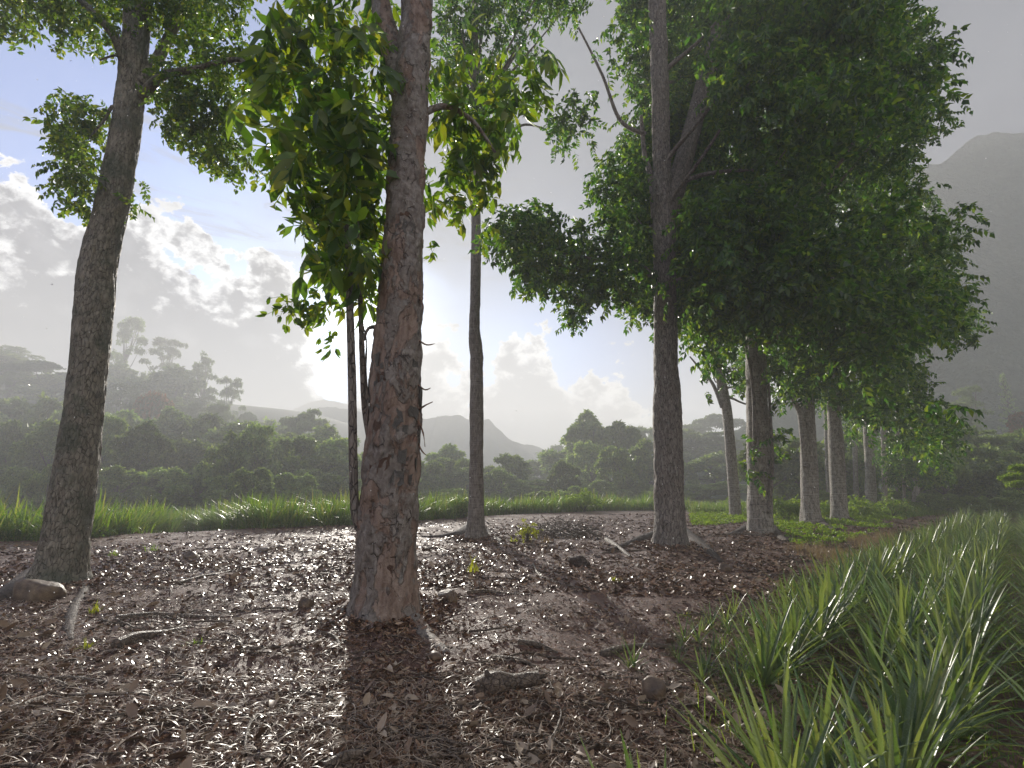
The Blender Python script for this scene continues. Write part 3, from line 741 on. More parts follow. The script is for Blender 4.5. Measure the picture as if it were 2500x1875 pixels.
# ------------------------------------------------------------------ crowns of the grove
def inpoly(x, y, poly):
    c = False; n = len(poly); j = n-1
    for i in range(n):
        xi, yi = poly[i]; xj, yj = poly[j]
        if (yi > y) != (yj > y) and x < (xj-xi)*(y-yi)/(yj-yi)+xi: c = not c
        j = i
    return c
def fill(poly, cands, step, radii, yrange, seed, tmax=10.0, jit=1.0, keep=1.0, zmax=26, front=False):
    """cluster centres for a leafy region outlined in the photograph, set at the distance of the tree that can carry them"""
    r = random.Random(seed); xs = [p[0] for p in poly]; ys = [p[1] for p in poly]
    y = min(ys)
    while y < max(ys):
        x = min(xs)+r.random()*step
        while x < max(xs):
            px, py = x+r.uniform(-.45, .45)*step, y+r.uniform(-.45, .45)*step; x += step
            if r.random() > keep or not inpoly(px, py, poly): continue
            dr = ray(px, py); hor = np.array([dr[0], dr[1]]); best = []
            for key in cands:
                b = TREES[key]['base'][:2]; tt = b.dot(hor)/hor.dot(hor); q = hor*tt; ds = np.linalg.norm(q-b)
                z = EYE+dr[2]*tt
                if ds < tmax and 2.0 < z < zmax: best.append((ds, key, tt))
            if not best: continue
            hide = [k_ for k_, (a0, b0, yy0) in CORR.items() if a0-28 < px < b0+28 and py > yy0]
            if 1440+(450-py)*.27-26 < px < 1440+(450-py)*.27+26 and py < 440: hide.append('t4')
            wts = [math.exp(-(b_[0]/3.0)**2)/(b_[2]**1.0)+1e-9 for b_ in best]
            ds, key, tt = r.choices(best, wts)[0]
            tt = tt+r.uniform(-1, 1)*jit/np.linalg.norm(hor)
            if hide and not front:
                need = max(TREES[k_]['base'][1] for k_ in hide)+1.6
                if tt*dr[1] < need:
                    if need/dr[1]-tt > 7: continue
                    tt = need/dr[1]+r.random()*.8
            if vnoise(px/58.0, py/58.0, seed*3.3) > .25: continue
            p = np.array([0, 0, EYE])+dr*tt; f = p[1]*CP+(p[2]-EYE)*SP
            for rad in radii:
                rp = rad*FPX/K/f
                if all(inpoly(px+math.cos(a)*rp*.75, py+math.sin(a)*rp*.75, poly) for a in np.linspace(0, 2*math.pi, 9)[:-1]):
                    TREES[key]['clusters'].append((p, rad*r.uniform(.85, 1.15))); break
        y += step*.86
CORR = {'t4': (1385, 1482, -200), 't6': (1600, 1672, 700), 't7': (1712, 1772, 830), 't8': (1780, 1830, 860), 't3': (1000, 1050, 520), 't5': (1535, 1600, 850), 't9': (1855, 1895, 940)}
mass = [(1340, -150), (2010, -150), (1970, 0), (1950, 28), (2010, 55), (2060, 62), (2090, 25), (2132, 35), (2120, 80), (2105, 110), (2060, 108), (2048, 150), (2040, 200), (2075, 240), (2070, 280), (2040, 300), (1960, 312), (2000, 330), (1985, 385), (1990, 405), (2050, 430), (2100, 455), (2112, 500), (2085, 575), (2075, 640), (2130, 690), (2120, 730), (2060, 770), (2000, 785), (2050, 850), (2085, 930), (2060, 1000), (1990, 1010), (1940, 990), (1900, 940), (1820, 900), (1760, 880), (1700, 870), (1680, 900), (1640, 850), (1590, 830), (1520, 810), (1480, 740), (1400, 720), (1370, 690), (1280, 640), (1275, 560), (1290, 480), (1270, 400), (1290, 330), (1340, 250), (1330, 150), (1310, 80)]
fill(mass, ['t4', 't6', 't7', 't8', 't9'], 52, (1.5, 1.0, .65, .4), None, 1, jit=1.6)
fill(mass, ['t4', 't6', 't7', 't8', 't9'], 40, (.8, .5, .3), None, 2, jit=2.4, keep=.55)
armA = [(1050, 470), (1080, 445), (1140, 430), (1180, 415), (1200, 445), (1260, 470), (1300, 500), (1320, 620), (1300, 680), (1250, 715), (1210, 690), (1180, 640), (1130, 655), (1105, 630), (1110, 590), (1060, 560), (1045, 520)]
fill(armA, ['t4'], 34, (.7, .45, .3), None, 3, jit=.8)
fill(armA, ['t4'], 28, (.4, .25), None, 13, jit=.8)
armB = [(1180, 240), (1240, 175), (1290, 190), (1300, 240), (1275, 290), (1300, 330), (1280, 370), (1230, 345), (1190, 330), (1170, 290)]
fill(armB, ['t3', 't4'], 30, (.5, .35, .25), None, 4, jit=.8, keep=.8)
armC = [(1280, 560), (1370, 600), (1400, 700), (1385, 735), (1350, 700), (1290, 660), (1270, 620)]
fill(armC, ['t4'], 28, (.6, .4, .25), None, 5, jit=.7)
topC = [(930, -150), (1340, -150), (1310, 60), (1250, 60), (1215, 165), (1150, 140), (1110, 240), (1080, 330), (1110, 390), (1060, 400), (1040, 300), (960, 260), (930, 200)]
fill(topC, ['t3', 't4'], 40, (.8, .5, .35), None, 6, jit=1.2, keep=.6)
topC2 = [(1270, 60), (1330, 60), (1345, 200), (1400, 330), (1320, 250), (1290, 150)]
fill(topC2, ['t4'], 30, (.4, .25), None, 16, jit=.8)
low = [(1490, 740), (1700, 760), (1700, 870), (1640, 830), (1600, 880), (1560, 840), (1520, 890), (1495, 880), (1530, 820)]
fill(low, ['t5', 't6'], 26, (.6, .4, .25), None, 7, jit=.8)
low2 = [(1610, 960), (1650, 940), (1670, 900), (1700, 940), (1720, 980), (1690, 1000), (1670, 1030), (1640, 1060), (1610, 1040), (1600, 1000)]
fill(low2, ['t6'], 24, (.45, .3, .2), None, 8, jit=.6, keep=.8, front=True)
low3 = [(1690, 800), (1760, 820), (1740, 880), (1700, 850)]
fill(low3, ['t7', 't6'], 26, (.4, .3), None, 9, jit=.5, front=True)
low4 = [(1780, 860), (1850, 860), (1870, 960), (1850, 1060), (1820, 1000), (1780, 930)]
fill(low4, ['t8', 't9', 's2'], 24, (.6, .4), None, 10, jit=.5, keep=.7)
low5 = [(1880, 900), (2060, 980), (2060, 1090), (1990, 1100), (1930, 1060), (1890, 1040), (1850, 960)]
fill(low5, ['t9', 's0', 's3', 's4', 's5'], 24, (1.0, .6, .4), None, 11, jit=1.0, keep=.8)
lowt5 = [(1565, 990), (1580, 980), (1592, 1080), (1570, 1090), (1560, 1040)]
fill(lowt5, ['t5'], 18, (.3, .2), None, 12, jit=.2, front=True)
fill([(1500, 760), (1720, 760), (1740, 850), (1690, 900), (1600, 870), (1530, 860)], ['t6', 't5'], 30, (.5, .3, .2), None, 14, jit=1.0, keep=.55, front=True)

tmpl_row = [spray(4, .19, .043, .36, 100+k, .5, .6, 0) for k in range(5)]
tmpl_whorl = [whorl(8, .20, .046, 200+k, 0) for k in range(4)]
nb = 0
for key, t in TREES.items():
    cl = t['clusters']
    if not cl: continue
    V, F = cluster_sprays(cl, 50 if key in ('t4', 't3', 't5') else 44, tmpl_row+tmpl_whorl, .8, 1.3)
    o = ob('foliage', mesh_from('foliage', V-t['base'], F, M['leaf_row']), t['root']); tag(o, kind='stuff')
    # boughs that carry the clusters
    cs = sorted(cl, key=lambda c: -c[1])[:16]
    Pt, Rt = resample(t['P'], t['R'], 60)
    for (c, r) in cs:
        dh = np.linalg.norm((c-t['base'])[:2]); z0 = max(6.2+rng.uniform(0, 2.5), c[2]-.7*dh-.3); z0 = min(z0, Pt[-1][2]-.2)
        i = int(np.argmin(np.abs(Pt[:, 2]-z0))); a = Pt[i]
        if np.linalg.norm(c-a) < .8 or c[2] < a[2]-.6 or dh > 7: continue
        mid = a*.5+c*.5+np.array([0, 0, -.08*dh])+rng.normal(size=3)*.15
        r0 = min(Rt[i]*.5, .05+.012*dh)
        V, F = tube(np.array([a, a*.75+mid*.25+[0, 0, .1], mid, c])-t['base'], [r0, r0*.8, r0*.55, r0*.22], 6, 12)
        ob('branch', mesh_from('branch', V, F, t['mat'], smooth_=True), t['root']); nb += 1

# ---- big-leaved shoots of the peeling tree and the crown of the leaning tree: single compound leaves
def leaf_objects(t, clusters, meshes, n, down, smin, smax, seed):
    r = np.random.default_rng(seed); vols = np.array([c[1]**2 for c in clusters]); vols = vols/vols.sum()
    idx = r.choice(len(clusters), n, p=vols)
    for k in range(n):
        c, rad = clusters[idx[k]]; dv = r.normal(size=3); dv /= np.linalg.norm(dv)
        p = c+dv*rad*r.uniform(.35, 1.0)*np.array([1, 1, .9])
        d = dv+r.normal(size=3)*.5; d[2] = d[2]*.5-down
        Rm = frames_from(d[None], np.array([r.normal()*.7]))[0]
        o = ob('leaf', meshes[int(r.integers(len(meshes)))], t['root'])
        s = r.uniform(smin, smax)
        mw = Matrix([[float(Rm[a][b])*s for b in range(3)]+[float((p-t['base'])[a])] for a in range(3)]+[[0, 0, 0, 1]])
        o.matrix_local = mw
def clusters_px(poly, yd, step, radii, seed, jit, keep=1.0):
    out = []; r = random.Random(seed); y = min(p[1] for p in poly)
    while y < max(p[1] for p in poly):
        x = min(p[0] for p in poly)
        while x < max(p[0] for p in poly):
            px, py = x+r.uniform(-.45, .45)*step, y+r.uniform(-.45, .45)*step; x += step
            if r.random() > keep or not inpoly(px, py, poly): continue
            p = at(px, py, yd+r.uniform(-1, 1)*jit); f = p[1]*CP+(p[2]-EYE)*SP
            for rad in radii:
                rp = rad*FPX/K/f
                if all(inpoly(px+math.cos(a)*rp*.7, py+math.sin(a)*rp*.7, poly) for a in np.linspace(0, 2*math.pi, 9)[:-1]):
                    out.append((p, rad)); break
        y += step*.86
    return out
big_t = [spray(3, .37, .058, .42, 300+k, .7, .9, 1) for k in range(6)]
big_m = [mesh_from('leaf', V, F, M['leaf_big']) for V, F in big_t]
shootL = [(560, -60), (860, -60), (850, 60), (862, 200), (850, 330), (840, 450), (828, 560), (815, 660), (790, 660), (760, 640), (740, 600), (700, 640), (650, 665), (625, 640), (690, 590), (640, 540), (650, 440), (590, 380), (580, 330), (610, 300), (590, 250), (540, 210), (530, 110), (560, 60)]
cl2 = clusters_px(shootL, Y2, 44, (.38, .26, .17, .10), 21, .7)
shootR = [(930, 60), (1060, 60), (1190, 100), (1200, 180), (1130, 250), (1080, 400), (1040, 520), (1000, 420), (960, 480), (930, 500), (918, 400), (922, 250)]
cl2b = clusters_px(shootR, Y2+1.2, 44, (.38, .26, .17), 22, .6, .85)
leaf_objects(t2, cl2, big_m, 200, .75, .75, 1.25, 31)
leaf_objects(t2, cl2b, big_m, 90, .75, .75, 1.2, 32)
V, F = cluster_sprays([(c+np.array([0, .35, 0]), r) for c, r in cl2+cl2b], 22, [spray(4, .24, .047, .32, 330+k, .6, .8, 0) for k in range(4)], .7, 1.1, .6)
tag(ob('foliage', mesh_from('foliage', V-t2['base'], F, M['leaf_big']), t2['root']), kind='stuff')
mid_t = [spray(4, .13, .032, .27, 400+k, .5, .5, 1) for k in range(6)]
mid_m = [mesh_from('leaf', V, F, M['leaf']) for V, F in mid_t]
cl1 = []
for poly, st, ra, sd in (([(105, 200), (130, 165), (160, 200), (215, 205), (232, 240), (215, 330), (205, 430), (190, 470), (150, 460), (155, 400), (115, 380), (130, 330), (100, 290), (125, 240)], 26, (.3, .2, .13, .08), 41),
                     ([(325, 130), (420, 60), (530, 60), (560, 130), (550, 330), (555, 390), (520, 400), (490, 370), (430, 360), (400, 310), (340, 300), (320, 220)], 34, (.36, .25, .16, .1), 42),
                     ([(-30, -60), (560, -60), (540, 60), (440, 90), (350, 140), (330, 60), (262, 60), (255, 110), (225, 140), (150, 110), (110, 60), (60, 45), (10, 80), (-30, 90)], 38, (.4, .25, .16, .1), 43),
                     ([(285, 380), (320, 385), (318, 440), (280, 485), (262, 470)], 20, (.18, .1, .06), 44),
                     ([(130, 340), (200, 330), (205, 400), (190, 470), (150, 455), (120, 400)], 22, (.22, .12), 45)):
    cl1 += clusters_px(poly, Y1, st, ra, sd, .5)
leaf_objects(t1, cl1, mid_m, 295, .45, .7, 1.15, 33)
V, F = cluster_sprays(cl1, 165, [spray(4, .115, .03, .25, 430+k, .5, .5, 0) for k in range(5)], .75, 1.15, .45)
tag(ob('foliage', mesh_from('foliage', V-t1['base'], F, M['leaf']), t1['root']), kind='stuff')
# hanging sprigs
cl2c = clusters_px([(590, 690), (600, 640), (690, 600), (700, 660), (640, 670)], Y2-.1, 20, (.12, .07), 23, .1)+[(at(725, 715, Y2), .06), (at(712, 725, Y2), .05), (at(935, 520, Y2), .06), (at(590, 375, Y2-.3), .05)]
V, F = cluster_sprays(cl2c, 500, [spray(2, .17, .034, .22, 350+k, .8, .8, 1) for k in range(3)], .7, 1.0, .8)
tag(ob('foliage', mesh_from('foliage', V-t2['base'], F, M['leaf_big']), t2['root']), kind='stuff')

# ------------------------------------------------------------------ forest behind the grove
def blob_leaves(blobs, dens, L, w, seed, flat=.8):
    r = np.random.default_rng(seed); T = [whorl(5, L, w, seed*7+k, 0) for k in range(3)]
    C_ = np.array([b[0] for b in blobs]); Rr = np.array([b[1] for b in blobs])
    cnt = np.maximum(4, dens*Rr**2).astype(int); idx = np.repeat(np.arange(len(blobs)), cnt); n = len(idx)
    dv = r.normal(size=(n, 3)); dv /= np.linalg.norm(dv, axis=1, keepdims=True); dv[:, 2] = np.where(dv[:, 2] < -.35, -dv[:, 2], dv[:, 2])
    bump_ = 1+.35*fbm(dv[:, 0]*2+idx, dv[:, 1]*2, dv[:, 2]*2, 2)
    P = C_[idx]+dv*(Rr[idx]*bump_*r.uniform(.72, 1.0, n))[:, None]*np.array([1, 1, flat])
    Rm = frames_from(dv+r.normal(size=(n, 3))*.6, r.normal(size=n)*1.0)
    which = r.integers(0, 3, n); parts = []
    for k in range(3):
        s = which == k; parts.append(instance(T[k][0], T[k][1], Rm[s], P[s], r.uniform(.7, 1.3, s.sum())))
    return join(parts)
def far_tree_mesh(kind, seed):
    """unit tree: about 1 high x 1 wide, z up from 0; returns trunk mesh and crown mesh (metres at 8 m height)"""
    r = random.Random(seed); H = 8.0; blobs = []; limbs = []
    top = np.array([r.uniform(-.3, .3), r.uniform(-.3, .3), H*.62])
    if kind == 'round':
        for k in range(48):
            a = r.uniform(0, 2*math.pi); q = math.sqrt(r.random())*3.2; z = H*.25+(H*.70)*math.sqrt(max(0, 1-(q/3.5)**2))*(1-.75*r.random()**1.8)
            blobs.append((np.array([math.cos(a)*q, math.sin(a)*q, z*r.uniform(.93, 1.06)]), r.uniform(.4, .95)))
        dens, L, w, flat, mat = 80, .46, .13, .8, 'leaf_far'
    elif kind == 'bush':
        for k in range(52):
            a = r.uniform(0, 2*math.pi); q = math.sqrt(r.random())*4.1; z = H*.08+H*.82*math.sqrt(max(0, 1-(q/4.5)**2))*(1-.9*r.random()**1.6)
            blobs.append((np.array([math.cos(a)*q, math.sin(a)*q, z]), r.uniform(.5, 1.15)))
        dens, L, w, flat, mat = 75, .46, .135, .75, 'leaf_far'
    elif kind == 'umbrella':
        for k in range(22):
            a = r.uniform(0, 2*math.pi); q = math.sqrt(r.random())*4.0; z = H*(.97-.045*q**1.3)*r.uniform(.80, 1.0)
            blobs.append((np.array([math.cos(a)*q, math.sin(a)*q, z]), r.uniform(.8, 1.3)))
        dens, L, w, flat, mat = 110, .24, .07, .26, 'leaf_feather'
    elif kind == 'sparse':
        for k in range(34):
            a = r.uniform(0, 2*math.pi); z = r.uniform(.35, 1.0); q = r.uniform(.2, 1.0)*2.9*(1.2-z*.7)
            blobs.append((np.array([math.cos(a)*q, math.sin(a)*q, z*H]), r.uniform(.28, .7)))
        dens, L, w, flat, mat = 115, .26, .06, .7, 'leaf_feather'
    elif kind == 'conifer':
        for k in range(46):
            z = .12+.86*k/46; a = k*2.4; q = (1-z)*2.2+.1; 
            for s in (.35, .7, 1.0): blobs.append((np.array([math.cos(a)*q*s, math.sin(a)*q*s, z*H+.25*s]), .32*(1.25-z)))
        dens, L, w, flat, mat = 160, .22, .03, .5, 'leaf_far'; top = np.array([0, 0, H*.98])
    for (c, rad) in blobs[::2] if kind != 'conifer' else blobs[2::3]:
        z0 = c[2]*.55 if kind != 'conifer' else c[2]-.2
        a = np.array([0, 0, z0])+top*np.array([1, 1, 0])*z0/H
        limbs.append(tube([a, a*.45+c*.55+np.array([0, 0, -.25]), c], [.09, .055, .02], 4, 5))
    tr = tube([[0, 0, -1.5], [0.05, 0, H*.2], [top[0]*.6, top[1]*.6, H*.4], top], [.32, .22, .17, .08], 8, 12)
    V, F = join([tr]+limbs); tm = mesh_from('trunk', V, F, M['far_bark'], smooth_=True)
    V, F = blob_leaves(blobs, dens, L, w, seed, flat)
    cm = mesh_from('crown', V, F, M[mat])
    return tm, cm
FAR = {}
for kind, n in (('round', 5), ('bush', 4), ('umbrella', 3), ('sparse', 3), ('conifer', 1)):
    FAR[kind] = [far_tree_mesh(kind, 500+k*13+len(kind)) for k in range(n)]
blossom_crown = None
def far_tree(px, py_top, yd, wpx, kind, label, group, name='forest_tree', ztop=None, mat=None, k=None):
    if px < 1640: yd = 44+(yd-31)*3.2
    elif yd > 49: yd *= 1.25
    p = at(px, py_top, yd); g = float(gz(p[0], p[1])); h = max(1.5, p[2]-g)
    wm = wpx*K/FPX*yd*1.0
    rs = random.Random(int(px*7+yd*13+py_top)); base_w = {'round': 7.2, 'bush': 9.2, 'umbrella': 9.0, 'sparse': 6.4, 'conifer': 4.6}[kind]
    root = empty(name, (p[0], p[1], g), label, 'bush' if kind == 'bush' else 'tree', group, rz=rs.uniform(0, 6.28))
    tm, cm = FAR[kind][rs.randrange(len(FAR[kind]))]
    if mat is not None:
        cm = cm.copy(); cm.materials.clear(); cm.materials.append(mat)
    sx_ = wm/base_w; sz_ = h/8.3
    root.scale = (sx_, sx_*rs.uniform(.85, 1.1), sz_)
    ob('trunk', tm, root); tag(ob('crown', cm, root), kind='stuff')
    return root
FR = random.Random(99)
Lb = 'trees of the misty forest behind the grass strip'
# special ones the eye picks out
far_tree(290, 682, 74, 120, 'sparse', 'tallest airy tree on the misty slope, just right of the leaning trunk', Lb)
far_tree(368, 728, 78, 120, 'sparse', 'airy tree on the misty slope, right of the tallest one', Lb)
far_tree(450, 762, 72, 120, 'sparse', 'broad misty tree at the right end of the tall trees on the slope', Lb)
far_tree(380, 800, 68, 150, 'round', 'dense hazy tree below the airy trees on the slope', Lb)
far_tree(500, 812, 70, 90, 'sparse', 'small airy tree where the slope begins to fall to the middle', Lb)
far_tree(545, 872, 66, 90, 'umbrella', 'low flat hazy tree at the lower end of the slope', Lb)
far_tree(600, 905, 60, 100, 'round', 'rounded hazy tree left of the umbrella shaped one', Lb)
far_tree(250, 790, 70, 140, 'round', 'hazy tree partly behind the leaning trunk on the slope', Lb)
far_tree(40, 748, 74, 150, 'sparse', 'pale hazy tree at the left edge, on the slope', Lb)
far_tree(110, 765, 66, 150, 'umbrella', 'flat topped hazy tree left of the leaning trunk, on the slope', Lb)
far_tree(-60, 735, 66, 200, 'round', 'dark hazy tree cut by the left edge of the view', Lb)
far_tree(60, 850, 54, 220, 'umbrella', 'wide flat yellow green crown left of the leaning trunk', Lb)
far_tree(345, 838, 52, 95, 'round', 'rounded tree with an orange flowering crown above the dark thicket', Lb, mat=M['blossom'])
far_tree(260, 880, 50, 150, 'umbrella', 'layered tree between the leaning trunk and the orange crown', Lb)
far_tree(495, 855, 58, 120, 'umbrella', 'dome shaped hazy tree right of the orange crown', Lb)
far_tree(665, 856, 52, 130, 'umbrella', 'umbrella shaped tree with open layered branches', Lb)
far_tree(700, 925, 50, 90, 'round', 'small round tree under the umbrella shaped one', Lb)
far_tree(1275, 898, 46, 150, 'round', 'dark leafy tree left of the forked tree trunk, behind the grass', Lb)
far_tree(1330, 905, 44, 120, 'round', 'dark leafy tree close behind the forked tree trunk', Lb)
far_tree(1385, 900, 62, 190, 'umbrella', 'flat topped hazy tree whose crown spreads behind the forked trunk', Lb)
far_tree(1520, 880, 66, 190, 'umbrella', 'flat topped hazy tree right of the forked trunk', Lb)
far_tree(965, 965, 44, 110, 'round', 'round hazy tree between the peeling tree and the slim tree', Lb)
far_tree(1095, 980, 42, 100, 'round', 'round hazy tree right of the slim ringed tree', Lb)
far_tree(1010, 1000, 38, 90, 'bush', 'bushy mass behind the slim ringed tree', Lb)
far_tree(1205, 960, 75, 60, 'round', 'small far tree where the mountain meets the forest', Lb)
far_tree(1240, 955, 80, 60, 'round', 'second small far tree where the mountain meets the forest', Lb)
far_tree(2162, 800, 62, 60, 'conifer', 'lone pine rising against the misty mountain', Lb)
far_tree(2090, 830, 58, 90, 'sparse', 'airy tree left of the lone pine', Lb)
far_tree(2050, 860, 56, 110, 'umbrella', 'layered tree at the edge of the dark row, below the mountain', Lb)
far_tree(2205, 885, 50, 60, 'round', 'orange tinted tree at the right edge', Lb, mat=M['blossom'])
far_tree(2150, 905, 46, 190, 'umbrella', 'wide layered green tree below the lone pine', Lb)
far_tree(2230, 900, 44, 160, 'umbrella', 'layered green tree cut by the right edge', Lb)
# thicket layers
ORD = lambda n: '%d%s' % (n, 'th' if 10 <= n % 100 <= 20 else {1: 'st', 2: 'nd', 3: 'rd'}.get(n % 10, 'th'))
KW = {'round': 'rounded', 'bush': 'bushy', 'umbrella': 'flat topped', 'sparse': 'airy', 'conifer': 'pointed'}
def layer(x0, x1, tops, yd, wpx, kinds, group, lab, step, name='forest_tree'):
    x = x0; adj = ['broad', 'ragged', 'low', 'rounded', 'leafy', 'tangled', 'dull green', 'grey green']
    i = 0
    while x < x1:
        px = x+FR.uniform(-.3, .3)*step; ty = np.interp(px, [t_[0] for t_ in tops], [t_[1] for t_ in tops])+FR.uniform(-14, 16)
        y_ = yd*FR.uniform(.93, 1.08)
        w_ = wpx*FR.uniform(.8, 1.25); kk = FR.choice(kinds); far_tree(px, ty, y_, w_, kk, '%s %s, %s from the left' % (KW[kk], lab, ORD(i+1)), group, name)
        x += step; i += 1
layer(-80, 780, [(0, 890), (150, 900), (300, 905), (420, 925), (560, 915), (640, 945), (720, 950), (780, 960)], 36, 130, ['round', 'bush', 'bush'], 'thicket along the grass strip on the left side', 'tree of the near thicket left of the peeling trunk', 66)
layer(-60, 780, [(0, 860), (150, 862), (300, 870), (400, 900), (560, 900), (700, 930), (780, 940)], 44, 150, ['round', 'round', 'bush'], 'second line of thicket on the left side', 'hazy tree of the second line behind the left thicket', 84)
layer(-60, 800, [(0, 990), (300, 1000), (500, 1010), (700, 1015), (800, 1020)], 31, 110, ['bush'], 'low bushes right behind the grass strip', 'low bush right behind the grass, left half', 62, 'bush')
layer(-60, 470, [(0, 790), (200, 810), (400, 830), (520, 890)], 62, 130, ['round', 'sparse', 'umbrella'], 'hazy trees on the slope', 'very hazy tree high on the left slope', 90)
layer(900, 1620, [(900, 985), (1000, 985), (1080, 1000), (1170, 1030), (1230, 960), (1350, 930), (1450, 960), (1620, 965)], 40, 110, ['round', 'bush', 'bush'], 'thicket in the middle behind the grass', 'misty tree in the middle thicket', 62)
layer(1160, 1700, [(1160, 990), (1250, 930), (1350, 920), (1500, 930), (1700, 930)], 52, 130, ['round', 'round', 'umbrella'], 'second line of trees in the middle', 'hazier second line tree, middle of the view', 80)
layer(920, 1620, [(900, 1045), (1200, 1040), (1620, 1040)], 36, 100, ['bush'], 'low bushes in the middle behind the grass', 'low bush behind the middle grass', 66, 'bush')
layer(1640, 2330, [(1640, 950), (1800, 930), (1980, 900), (2060, 905), (2120, 940), (2330, 930)], 43, 130, ['round', 'bush'], 'dark wood behind the pineapple field', 'dark tree in the wood closing the field', 60)
layer(1960, 2330, [(1960, 960), (2060, 960), (2120, 985), (2330, 990)], 36, 120, ['round', 'bush'], 'front trees of the dark wood', 'dark front tree at the wood edge by the field', 58)
layer(1990, 2330, [(1990, 1060), (2330, 1065)], 32, 80, ['bush'], 'bushes along the end of the field', 'dark bush at the far end of the field', 52, 'bush')
layer(1690, 1990, [(1690, 1060), (1990, 1065)], 38, 70, ['bush'], 'bushes behind the far end of the tree row', 'low bush behind the far trunks', 46, 'bush')
t_near = far_tree(2215, 985, 22, 110, 'umbrella', 'bright green leafy branch tree at the right edge, nearer than the wood', None, mat=M['cover'])

# ------------------------------------------------------------------ grass strip behind the grove
def blade_template(L, w, bend, seg=4):
    s = np.linspace(0, 1, seg+1); x = bend*L*s**2; z = L*np.sqrt(np.clip(1-(bend*s)**2*.8, .05, 1))*s
    z = L*(s-.35*bend*s**2.2); hw = w*(1-s**1.8)
    Vl = np.stack([x, hw, z], 1)[:-1]; Vr = np.stack([x, -hw, z], 1)[:-1]; tip = np.array([[x[-1], 0, z[-1]]])
    V = np.concatenate([Vl, Vr, tip]); n = seg
    F4 = np.array([[i, i+1, n+i+1, n+i] for i in range(seg-1)]); F3 = np.array([[n-1, 2*n, 2*n-1]])
    return V, [F3, F4]
def blades(P, hmin, hmax, w, mat, name, seed, seg=4, lean=.9, hs=None):
    hs = np.ones(len(P)) if hs is None else hs
    r = np.random.default_rng(seed); n = len(P); parts = []
    az_ = r.uniform(0, 2*np.pi, n); tl = np.abs(r.normal(size=n))*.22
    c, s = np.cos(az_), np.sin(az_); ct, st = np.cos(tl), np.sin(tl)
    Rm = np.stack([np.stack([c*ct, -s, c*st], 1), np.stack([s*ct, c, s*st], 1), np.stack([-st, 0*c, ct], 1)], 1)
    which = r.integers(0, 4, n)
    for k, b in enumerate((.15, .45, .8, 1.1)):
        q = which == k
        if q.any(): parts.append(instance(*blade_template(1.0, w, b*lean, seg), Rm[q], P[q], r.uniform(hmin, hmax, q.sum())*hs[q]))
    V, F = join(parts); return mesh_from(name, V, F, mat)
def strip_points(n, seed, front, depth):
    """points in the band behind a front line given in note pixels on the ground"""
    r = np.random.default_rng(seed); F_ = np.array([onground(x, y)[:2] for x, y in front])
    s = np.concatenate([[0], np.cumsum(np.linalg.norm(np.diff(F_, axis=0), axis=1))])
    # more points where nearer
    q = r.random(n)*s[-1]; x = np.interp(q, s, F_[:, 0]); y = np.interp(q, s, F_[:, 1])
    d = r.random(n)**1.2*depth; x = x-d*.55+r.normal(size=n)*.15; y = y+d*.83+r.normal(size=n)*.15
    return x, y
front = [(-140, 1178), (0, 1170), (150, 1168), (230, 1160), (400, 1147), (600, 1142), (780, 1130), (900, 1125), (980, 1120), (1080, 1113), (1200, 1108), (1300, 1103), (1420, 1102), (1500, 1102)]
x, y = strip_points(1500, 3, front, 4.5)
cx = np.repeat(x, 40)+rng.normal(size=1500*40)*.13; cy_ = np.repeat(y, 40)+rng.normal(size=1500*40)*.13
P = np.stack([cx, cy_, gz(cx, cy_)-.03], 1)
tuft_h = np.repeat(np.clip(1.0+.6*fbm(x*.55, y*.55, 0, 3)+.22*rng.normal(size=len(x)), .55, 1.6), 40)
o = ob('grass', blades(P, .5, 1.35, .018, M['grass'], 'grass', 5, hs=tuft_h)); tag(o, 'tall wet grass growing in a strip between bare soil and forest', 'grass', kind='stuff')
# leafy weeds at the foot of the strip
x, y = strip_points(5200, 4, front, 1.6)
cl = [(np.array([a, b, float(c)+.12]), .16) for a, b, c in zip(x, y, gz(x, y))]
V, F = cluster_sprays(cl[:3800], 150, [whorl(6, .075, .024, 600+k, 0) for k in range(3)], .7, 1.3, 0)
o = ob('weeds', mesh_from('weeds', V, F, M['grass'])); tag(o, 'dark leafy weeds along the foot of the tall grass strip', 'weeds', kind='stuff')

# ground cover by the far row
def region_points(poly, n, seed):
    r = random.Random(seed); xs = [p[0] for p in poly]; ys = [p[1] for p in poly]; out = []
    G_ = np.array([onground(a, b, 70)[:2] for a, b in poly])
    pl = [tuple(g) for g in G_]
    x0, x1, y0, y1 = G_[:, 0].min(), G_[:, 0].max(), G_[:, 1].min(), G_[:, 1].max()
    while len(out) < n:
        x, y = r.uniform(x0, x1), r.uniform(y0, y1)
        if inpoly(x, y, pl): out.append((x, y))
    return np.array(out)
cov_poly = [(1488, 1112), (1500, 1140), (1600, 1130), (1640, 1125), (1690, 1150), (1720, 1185), (1800, 1180), (1850, 1165), (1900, 1150), (1960, 1120), (1900, 1108), (1700, 1104), (1560, 1102)]
p = region_points(cov_poly, 3600, 11)
msk = vnoise(p[:, 0]*.8, p[:, 1]*.8) > -.22; p = p[msk]
cl = [(np.array([a, b, float(c)+.05]), .13) for a, b, c in zip(p[:, 0], p[:, 1], gz(p[:, 0], p[:, 1]))]
V, F = cluster_sprays(cl, 420, [whorl(6, .07, .028, 620+k, 0) for k in range(3)], .7, 1.3, 0)
o = ob('ground_cover', mesh_from('ground_cover', V, F, M['cover'])); tag(o, 'bright green creeping plants on the soil around the pale trunks', 'ground cover', kind='stuff')
p = region_points([(1490, 1108), (1560, 1108), (1700, 1110), (1960, 1118), (2040, 1112), (2040, 1104), (1700, 1100), (1500, 1100)], 5000, 12)
